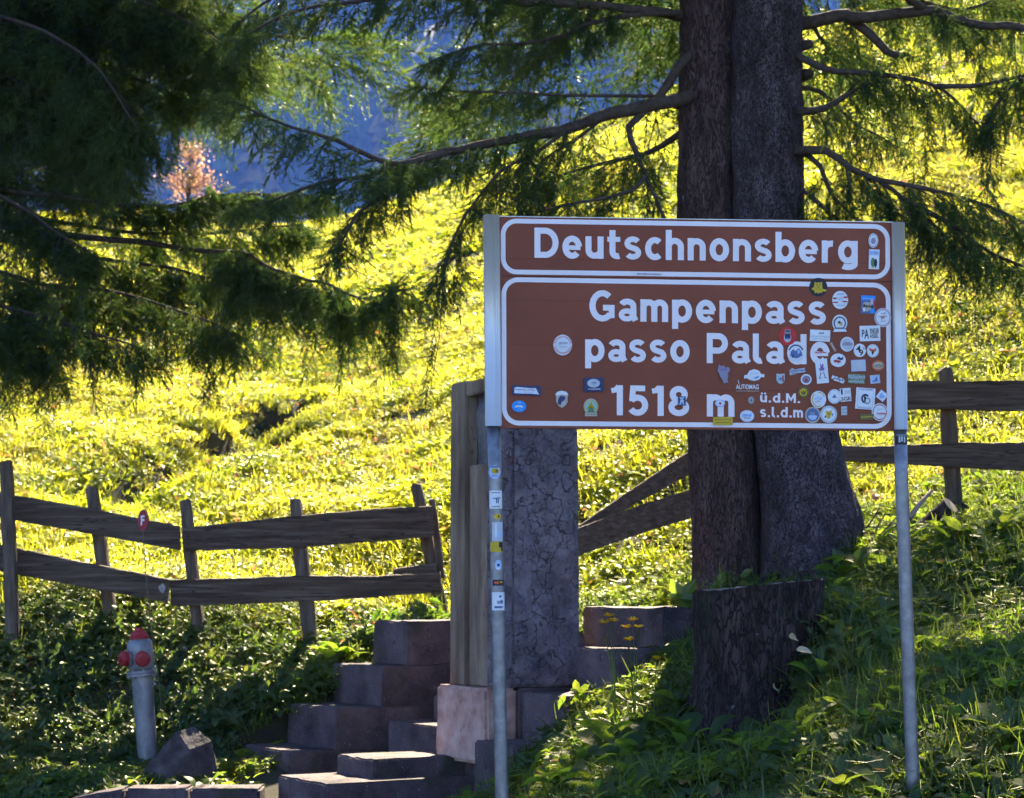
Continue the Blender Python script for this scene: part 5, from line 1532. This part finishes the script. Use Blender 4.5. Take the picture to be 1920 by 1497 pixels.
LB([(-200, -60), (0, -60), (200, -20), (350, 40), (450, 110)], 18.2, 16.6, 53)
LB([(-200, 10), (0, 10), (180, 40), (320, 80), (430, 130)], 18.0, 17.4, 54)
LB([(-200, 60), (0, 70), (130, 100), (240, 140), (330, 180)], 18.2, 18.8, 55)
LB([(-200, 110), (-40, 130), (70, 170), (150, 210), (220, 250)], 18.0, 16.7, 56)
LB([(-200, 170), (-50, 190), (70, 176), (134, 176), (200, 210)], 18.2, 17.6, 57)
LB([(-200, 260), (-60, 290), (60, 310), (150, 330), (230, 335)], 18.2, 18.0, 58)
LB([(-200, 340), (-50, 345), (53, 363), (160, 374), (256, 385), (320, 385), (400, 368), (480, 363), (588, 369)], 18.2, 17.0, 59, start=.5, side=.45, curtain=.10, hang=.6)
LB([(-200, 400), (0, 420), (120, 440), (240, 452), (374, 470), (454, 476), (518, 508), (614, 534), (690, 560), (735, 540)], 18.2, 16.8, 60, r0=.045, start=.5, side=.65, curtain=.3)
LB([(-200, 470), (0, 510), (80, 534), (200, 545), (330, 580), (430, 620)], 18.2, 17.4, 61, curtain=.35)
LB([(-200, 420), (0, 450), (150, 480), (300, 500), (430, 530), (560, 545), (640, 590)], 18.3, 18.6, 62, curtain=.4, start=.4)
LB([(-200, 520), (-50, 560), (60, 590), (160, 620), (260, 650)], 18.0, 17.0, 63, curtain=.5)
LB([(-200, 560), (-60, 600), (20, 630), (90, 660)], 18.2, 17.6, 64, curtain=.6)
LB([(-200, 300), (-60, 340), (40, 390), (100, 430), (160, 470)], 18.0, 16.9, 65, curtain=.4)
LB([(-200, -20), (0, 30), (120, 80), (200, 150), (260, 250)], 18.0, 16.0, 66)
LB([(-200, 380), (0, 400), (200, 430), (350, 440), (480, 430), (560, 420)], 18.4, 19.2, 67, side=.5, curtain=.1, start=.5)
LB([(-200, -60), (0, -30), (200, 30), (330, 80), (430, 140)], 18.2, 19.4, 68)
LB([(-200, 20), (-20, 60), (100, 120), (190, 180), (260, 220)], 18.2, 18.2, 69)
LB([(-200, -140), (0, -110), (180, -60), (320, 0), (420, 80)], 18.0, 17.6, 70)
LB([(-200, 150), (-40, 190), (60, 230), (130, 270), (190, 300)], 18.2, 19.0, 71)
print('left spruce sprays', len(cr.p))
put_crown(lt, cr, 'needles', SPRAYS)
cr2, wd2 = Crown(), MB()
whorls(cr2, wd2, LX, LY, 9.2, 21.5, 5.2, 15, per=6, dz=.62, droop=.22)
whorls(cr2, wd2, LX, LY, 7.6, 9.2, 5.4, 16, per=1, dz=.5, az=(-10, 80), droop=.08)
wo = wd2.build('upper_branches', M['twig'], lt); wo['kind'] = 'stuff'
put_crown(lt, cr2, 'upper_needles', SPRAYS_FAR)

# ---- autumn maple on the ridge -------------------------------------------
mx0, my0 = at(350, 380, 61).x, 61.0
mzb = hz(mx0, my0)
mp_ = thing('maple_tree', 'small orange autumn tree on the meadow ridge', 'tree', Vector((mx0, my0, mzb)))
mtop = at(350, 262, 61).z
rnd = random.Random(2)
tw = MB(); tw.tube([(mx0, my0, mzb - .3), (mx0 + .05, my0, mzb + 1), (mx0 + .1, my0, (mzb + mtop) / 2), (mx0 + .1, my0, mtop - .3)], [.07, .055, .035, .01], 8)
tw.build('trunk', M['twig'], mp_, smooth=True)
lv, bw = MB(), MB()
for k in range(26):
    a = rnd.uniform(0, 6.28); h = rnd.uniform(.15, 1)
    b = Vector((mx0 + .08, my0, mzb + (mtop - mzb) * (h * .8)))
    l = rnd.uniform(.4, 1.15) * (1.1 - .6 * h)
    e = b + Vector((math.cos(a) * l, math.sin(a) * l, rnd.uniform(.2, .7)))
    bw.tube([b, b.lerp(e, .5) + Vector((0, 0, .05)), e], [.02, .012, .005], 5)
    for q in range(46):
        c = b.lerp(e, rnd.uniform(.35, 1.05)) + Vector((rnd.gauss(0, .13), rnd.gauss(0, .13), rnd.gauss(0, .11)))
        u = Vector((rnd.gauss(0, 1), rnd.gauss(0, 1), rnd.gauss(0, .6))).normalized(); w = u.orthogonal().normalized()
        s_ = rnd.uniform(.04, .075)
        lv.add([c - u * s_, c + w * s_ * .7, c + u * s_, c - w * s_ * .7], [(0, 1, 2, 3)])
bw.build('branches', M['twig'], mp_)['kind'] = 'stuff'
lv.build('crown', M['maple'], mp_)['kind'] = 'stuff'
# ------------------------------------------------------------------ grass, weeds, leaf litter
def blade(mb, o, d, ln, w, bend, rnd):
    side = Vector((-d.y, d.x, 0))
    side = side.normalized() if side.length > 1e-4 else Vector((1, 0, 0))
    p = []
    for t in (0, .45, .8):
        c = o + Vector((d.x * bend * t * t, d.y * bend * t * t, 1 - .35 * t * t * bend)) * 1.0 * Vector((1, 1, 1)).x * 0 if False else o + Vector((d.x * ln * bend * t * t + d.x * ln * .15 * t, d.y * ln * bend * t * t + d.y * ln * .15 * t, ln * t * (1 - .35 * bend * t)))
        ww = w * (1 - .55 * t)
        p += [c - side * ww, c + side * ww]
    tip = o + Vector((d.x * ln * (bend + .15), d.y * ln * (bend + .15), ln * (1 - .45 * bend)))
    mb.add(p + [tip], [(0, 1, 3, 2), (2, 3, 5, 4), (4, 5, 6)])
def tuft(seed, n, ln, spread, w):
    rnd = random.Random(seed); mb = MB()
    for _ in range(n):
        a = rnd.uniform(0, 6.283); r = spread * math.sqrt(rnd.random())
        d = Vector((math.cos(a + rnd.uniform(-.8, .8)), math.sin(a + rnd.uniform(-.8, .8)), 0))
        blade(mb, Vector((r * math.cos(a), r * math.sin(a), -.01)), d, ln * rnd.uniform(.45, 1.15), w * rnd.uniform(.7, 1.3), rnd.uniform(.1, 1.0), rnd)
    return mb
def leafshape(mb, o, d, ln, wd, up, curl, n=4):
    """broad leaf from o along horizontal d, rising by `up`, tip curling down"""
    side = Vector((-d.y, d.x, 0))
    vs = []
    for i in range(n + 1):
        t = i / n
        c = o + d * ln * t + Vector((0, 0, up * ln * t - curl * ln * t * t))
        w = wd * (math.sin(math.pi * min(1, .08 + t * .92)) ** .7) * (1 if t < 1 else .05)
        vs += [c - side * w + Vector((0, 0, w * .35)), c, c + side * w + Vector((0, 0, w * .35))]
    fs = []
    for i in range(n):
        b = i * 3
        fs += [(b, b + 1, b + 4, b + 3), (b + 1, b + 2, b + 5, b + 4)]
    mb.add(vs, fs)
def weed(seed, n, ln, h):
    rnd = random.Random(seed); mb = MB()
    for _ in range(n):
        a = rnd.uniform(0, 6.283)
        d = Vector((math.cos(a), math.sin(a), 0))
        o = Vector((rnd.gauss(0, .03), rnd.gauss(0, .03), rnd.uniform(0, h)))
        l = ln * rnd.uniform(.5, 1.2)
        leafshape(mb, o, d, l, l * rnd.uniform(.18, .34), rnd.uniform(.1, 1.0), rnd.uniform(.2, .9), 3)
    return mb
def patch(seed, rad, comps, mats, name):
    """a small piece of turf: many blades and leaves, thinning out towards its rim"""
    rnd = random.Random(seed); mb = MB()
    for cnt, kind, a, b, mi in comps:
        for _ in range(cnt):
            r = min(1.25, abs(rnd.gauss(0, .62))) * rad; th = rnd.uniform(0, 6.283)
            o = Vector((r * math.cos(th), r * math.sin(th), 0))
            sub = MB()
            sc = rnd.uniform(.55, 1.25)
            if kind == 'tuft':
                n, ln, sprd, w = a
                for _k in range(n):
                    t = rnd.uniform(0, 6.283); q = sprd * math.sqrt(rnd.random())
                    d = Vector((math.cos(t + rnd.uniform(-.8, .8)), math.sin(t + rnd.uniform(-.8, .8)), 0))
                    blade(sub, o + Vector((q * math.cos(t), q * math.sin(t), -.02)), d, ln * sc * rnd.uniform(.45, 1.15), w * rnd.uniform(.7, 1.3), rnd.uniform(.1, 1.0), rnd)
            else:
                n, ln, h, w = a
                for _k in range(n):
                    t = rnd.uniform(0, 6.283)
                    l = ln * sc * rnd.uniform(.5, 1.2)
                    leafshape(sub, o + Vector((rnd.gauss(0, .03), rnd.gauss(0, .03), rnd.uniform(-.01, h) * sc)), Vector((math.cos(t), math.sin(t), 0)), l, l * rnd.uniform(.18, .36), rnd.uniform(.0, 1.0), rnd.uniform(.2, .9), 3)
            mb.add(sub.v, sub.f, mi)
    return proto(name, mb, [M[m] for m in mats])
BANK = [patch(10 + k, .21, [(52, 'tuft', (9, .10, .05, .0036), 0, 0), (9, 'tuft', (7, .20, .03, .003), 0, 0), (int((14, 36, 26)[k]), 'weed', (7, .060, .07, 0), 0, 1), (int((5, 12, 8)[k]), 'weed', (6, .10, .06, 0), 0, 1)], ['grass', 'weed'], 'turf_piece') for k in range(3)]
LEFT = [patch(20 + k, .24, [(44, 'tuft', (9, .095, .05, .0036), 0, 0), (7, 'tuft', (7, .16, .03, .003), 0, 0), (int((16, 40, 30)[k]), 'weed', (7, .05, .08, 0), 0, 1), (int((5, 10, 4)[k]), 'weed', (6, .09, .08, 0), 0, 1)], ['grass', 'weed'], 'turf_piece') for k in range(3)]
MEAD = [patch(30 + k, .34, [(44, 'tuft', (10, .11, .07, .0045), 0, 0), (8, 'tuft', (7, .20, .05, .0035), 0, 0), (int((22, 48, 36)[k]), 'weed', (7, .062, .06, 0), 0, 1), (int((2, 5, 8)[k]), 'weed', (6, .10, .07, 0), 0, 1)], ['meadow', 'meadowweed'], 'turf_piece') for k in range(3)]
FARM = [patch(40 + k, .75, [(50, 'tuft', (10, .16, .15, .009), 0, 0), (int((28, 54, 40)[k]), 'weed', (7, .125, .09, 0), 0, 1), (4, 'weed', (6, .20, .12, 0), 0, 1)], ['meadow', 'meadowweed'], 'turf_piece') for k in range(3)]
lf = MB(); leafshape(lf, Vector((0, 0, .01)), Vector((1, 0, 0)), .055, .018, .25, .5, 4)
LT = proto('fallen_leaf', lf, M['litter'])

rng = np.random.RandomState(17)
def pxof(x, y, z):
    dx, dy, dz = x, y, z - CAMZ
    f = dy * FWD.y + dz * FWD.z
    return 960 + FPX * dx / f, 748.5 - FPX * (dy * UP.y + dz * UP.z) / f
def noise2(x, y, s, seed):
    r = np.random.RandomState(seed); v = 0
    for k in range(5):
        a = r.uniform(0, 6.28); f = s * r.uniform(.6, 1.8)
        v = v + np.sin((x * math.cos(a) + y * math.sin(a)) * f + r.uniform(0, 6.28))
    return v / 5
stump_xy = (sc_.x, sc_.y); 
tr1 = at(1362, 1085, 14.12); tr2 = at(1525, 1060, 13.9)
BARE = [(1380, 1450, 110, 60), (1370, 1370, 110, 75), (1850, 1360, 60, 30), (1740, 1480, 45, 25), (1430, 1085, 170, 42), (1180, 1075, 100, 16)]
def keep(x, y, z):
    k = ~in_stairs(x, y, .07)
    k &= np.hypot(x - stump_xy[0], y - stump_xy[1]) > .42
    k &= np.hypot(x - tr1.x, y - tr1.y) > .34
    k &= np.hypot(x - tr2.x, y - tr2.y) > .42
    k &= ~((y < 13.65) & (x < -.85))
    k &= ~((y < 11.6) & (x < .05))
    k &= ~((y < 14.6) & (x > -2.05) & (x < -.9))
    px, py = pxof(x, y, z)
    for cx, cy, a, b in BARE:
        k &= ~((((px - cx) / a) ** 2 + ((py - cy) / b) ** 2 < 1) & (rng.rand(len(x)) < .88) & (y < 15.5))
    return k
def area(n, x0, x1, y0, y1):
    x = rng.uniform(x0, x1, n); y = rng.uniform(y0, y1, n)
    return x, y
def wedge(n, y0, y1, k0=-.31, k1=.33, pw=1.0):
    u = rng.rand(n) ** pw
    y = y0 + (y1 - y0) * u
    # area-true in x
    y = np.sqrt(y0 ** 2 + (y1 ** 2 - y0 ** 2) * rng.rand(n)) if pw == 1 else y
    return rng.uniform(k0, k1, n) * y, y
def lay(name, src, x, y, smin, smax, tilt=.25, label=None, extra=None, dz=0.0):
    z = height(x, y)
    k = keep(x, y, z)
    if extra is not None: k &= extra(x, y, z)
    x, y, z = x[k], y[k], z[k]
    n = len(x)
    rot = np.stack([rng.normal(0, tilt, n), rng.normal(0, tilt, n), rng.uniform(0, 6.283, n)], 1)
    s = rng.uniform(smin, smax, n) * (1 + .45 * noise2(x, y, 2.6, 4) + .3 * noise2(x, y, 7, 5))
    o = scatter(name, np.stack([x, y, z + dz], 1), rot, s, src)
    tag(o, label, None, kind='stuff')
    print(name, n)
    return o
off_shade_trench = lambda x, y, z: shade_trench_d(x, y) > .33 + .2 * noise2(x, y, 5, 9)
sparse = lambda th, s, seed: (lambda x, y, z: noise2(x, y, s, seed) > th)
def turf(srcs, cells, smin, smax, label, extra=None):
    x, y = cells
    x = np.asarray(x); y = np.asarray(y)
    z = height(x, y)
    k = keep(x, y, z)
    if extra is not None: k &= extra(x, y, z)
    x, y, z = x[k], y[k], z[k]
    e = .12
    gx_ = (height(x + e, y) - height(x - e, y)) / (2 * e); gy_ = (height(x, y + e) - height(x, y - e)) / (2 * e)
    n = len(x)
    which = np.clip(((noise2(x, y, 1.6, 61) + rng.normal(0, .35, n)) * 1.6 + 1.5).astype(int), 0, len(srcs) - 1)
    rot = np.zeros((n, 3))
    for i in range(n):
        nv = Vector((-gx_[i] * .8, -gy_[i] * .8, 1)).normalized()
        q = Vector((0, 0, 1)).rotation_difference(nv) @ Quaternion((0, 0, 1), rng.uniform(0, 6.283))
        rot[i] = q.to_euler()
    s_ = rng.uniform(smin, smax, n) * (1 + .25 * noise2(x, y, 2.6, 4))
    P = np.stack([x, y, z], 1)
    for w, src in enumerate(srcs):
        m = which == w
        o = scatter('grass', P[m], rot[m], s_[m], src)
        tag(o, label[w], None, kind='stuff')
    print('turf', n)
def cells(x0, x1, y0, y1, sp_, jit=.45):
    X, Y = np.meshgrid(np.arange(x0, x1, sp_), np.arange(y0, y1, sp_))
    return X.ravel() + rng.uniform(-jit, jit, X.size) * sp_, Y.ravel() + rng.uniform(-jit, jit, X.size) * sp_
def wcells(y0, y1, sp_, k0=-.31, k1=.33):
    x, y = cells(k0 * y1, k1 * y1, y0, y1, sp_)
    m = (x > k0 * y - .5) & (x < k1 * y + .5)
    return x[m], y[m]
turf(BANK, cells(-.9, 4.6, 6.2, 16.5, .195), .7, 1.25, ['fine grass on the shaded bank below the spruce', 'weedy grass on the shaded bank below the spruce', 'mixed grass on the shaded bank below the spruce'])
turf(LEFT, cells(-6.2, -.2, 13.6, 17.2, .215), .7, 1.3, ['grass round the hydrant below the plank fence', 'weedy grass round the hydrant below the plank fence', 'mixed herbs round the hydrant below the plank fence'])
turf(MEAD, wcells(16.4, 31, .36), .7, 1.2, ['sunlit meadow grass just behind the fence', 'sunlit leafy herbs just behind the fence', 'sunlit mixed growth just behind the fence'], extra=lambda x, y, z: (shade_trench_d(x, y) > .27 + .12 * noise2(x, y, 5, 9)) & ~((x > -6.2) & (x < -.2) & (y < 17.0)) & ~((x > -.2) & (x < 4.6) & (y < 16.3)))
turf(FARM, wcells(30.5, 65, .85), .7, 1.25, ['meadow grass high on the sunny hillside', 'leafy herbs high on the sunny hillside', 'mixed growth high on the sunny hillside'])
lay('leaf_litter', LT, *wedge(4200, 16.3, 44), .7, 1.8, .6, 'scattered orange fallen leaves on the meadow', dz=.07)
lay('leaf_litter', LT, *area(420, -6.0, -.3, 13.6, 17), .7, 1.3, .6, 'scattered brown fallen leaves round the hydrant', dz=.06)
lay('leaf_litter', LT, *area(420, -.6, 4.2, 7.5, 15), .7, 1.3, .6, 'scattered brown fallen leaves on the bank', dz=.06)

# ------------------------------------------------------------------ broad leaved dock plants
leafm = MB(); leafshape(leafm, Vector((0, 0, 0)), Vector((1, 0, 0)), .17, .036, .55, .55, 6)
dock_me = bpy.data.meshes.new('leaf'); dock_me.from_pydata([tuple(p) for p in leafm.v], [], leafm.f); dock_me.materials.append(M['weed'])
dock_me.polygons.foreach_set('use_smooth', [True] * len(leafm.f))
def dock(px, py, Y, n, s, seed, label):
    p = at(px, py, Y)
    z = hz(p.x, p.y)
    z += .03
    t = thing('broad_leaf_plant', label, 'plant', Vector((p.x, p.y, z)), 'leafy plants on the bank')
    rnd = random.Random(seed)
    for k in range(n):
        o = bpy.data.objects.new('leaf', dock_me); COL.objects.link(o); o.parent = t
        a = 6.283 * k / n + rnd.uniform(-.4, .4)
        o.location = (rnd.gauss(0, .05), rnd.gauss(0, .05), rnd.uniform(0, .10))
        o.rotation_euler = (rnd.uniform(-.5, .5), rnd.uniform(-.7, .35), a)
        q = s * rnd.uniform(.6, 1.15); o.scale = (q, q * rnd.uniform(.8, 1.6), q)
    return t
for i, (px, py, Y, n, s, lb) in enumerate([
    (1100, 1420, 11.0, 11, 1.1, 'leafy dock plant in front of the stair cheek wall, lowest of the clump'),
    (1150, 1370, 11.3, 12, 1.2, 'tall leafy dock plant pushing up against the stair cheek wall'),
    (1215, 1330, 11.4, 12, 1.1, 'leafy plant under the yellow flowers beside the stump'),
    (1180, 1440, 10.6, 11, 1.0, 'bright leafed dock plant below the stump foot'),
    (1270, 1260, 11.7, 9, .9, 'leafy plant squeezed between stump and uppermost cheek block'),
    (1290, 1350, 10.7, 12, 1.0, 'round leaved plant growing on the stump root'),
    (1330, 1310, 10.8, 9, .9, 'small leafy rosette leaning on the stump bark'),
    (1070, 1480, 10.4, 10, 1.0, 'dock plant at the bottom edge beside the left sign post'),
    (1420, 1265, 10.7, 8, .9, 'big leafed plant overhanging the stump front'),
    (1540, 1240, 10.9, 9, .9, 'leafy plant on the grassy shoulder of the stump'),
    (1600, 1060, 12.9, 10, 1.2, 'leafy plant in sun flecks at the spruce foot'),
    (1560, 1390, 9.6, 9, .8, 'low leafy plant in the dark grass before the right sign post'),
    (1790, 1020, 13.0, 10, 1.1, 'leafy plant below the lone fence stake'),
    (640, 1240, 15.75, 11, 1.0, 'sunlit leafy plant beside the left cheek wall'),
    (470, 1330, 15.2, 10, 1.0, 'leafy plant behind the boulder'),
    (400, 1475, 13.9, 10, .8, 'grey green leafy plant spilling over the kerb'),
    (370, 1485, 13.75, 9, .7, 'low leafy plant on the kerb below the boulder')]):
    dock(px, py, Y, n + 6, s * 1.12, 100 + i, lb)

# yellow hawkweed by the stump
def hawkweed(stems, foot, Y, label):
    f = at(*foot, Y); z = hz(f.x, f.y)
    t = thing('yellow_flower', label, 'flower', Vector((f.x, f.y, z)), 'yellow flowers by the steps')
    for (px, py) in stems:
        h = at(px, py, Y)
        mb = MB(); mb.tube([Vector((f.x, f.y, z)), Vector(((f.x * .6 + h.x * .4), f.y, z + (h.z - z) * .55)), h], [.004, .003, .0025], 5)
        mb.build('stem', M['weed'], t)
        mb = MB()
        rnd = random.Random(px)
        for k in range(14):
            a = k * 6.283 / 14
            d = Vector((math.cos(a), math.sin(a) * .7 - .2, .45 + rnd.uniform(-.2, .2))).normalized() * .036
            s = d.cross(Vector((0, 0, 1))).normalized() * .008
            mb.add([h - s * .4, h + s * .4, h + d + s, h + d - s], [(0, 1, 2, 3)])
        mb.build('flower_head', M['petal'], t)
hawkweed([(1133, 1170), (1142, 1157), (1149, 1166)], (1155, 1250), 11.9, 'cluster of yellow flower heads nearest the pillar')
hawkweed([(1174, 1178), (1187, 1165), (1197, 1178), (1179, 1202)], (1190, 1270), 11.8, 'cluster of yellow flower heads in front of the uppermost cheek block')
hawkweed([(1231, 1237)], (1225, 1320), 11.5, 'single yellow flower head above the leafy clump by the stump')

# large pale leaves lying on the stump shoulder
for i, (px, py, rx, rz, lb) in enumerate([(1490, 1196, .9, .9, 'pale beige dead leaf on the grassy stump shoulder'), (1510, 1220, .7, .4, 'yellowing dead leaf just below the beige one'), (1455, 1290, .9, 1.2, 'curled pale yellow leaf hanging over the stump front'), (1752, 1293, .3, .2, 'orange brown dead leaf in the grass beyond the right post')]):
    mb = MB(); leafshape(mb, Vector((-.05, 0, 0)), Vector((1, 0, 0)), .10, .026, .1, .3, 5)
    o = mb.build('fallen_leaf', M['paleleaf'] if i < 3 else M['litter'])
    d = ray(px, py)
    o.location = at(px, py, 10.55 if i < 3 else 9.55)
    o.rotation_euler = (rx, 0, rz)
    tag(o, lb, 'leaf', 'large fallen leaves')
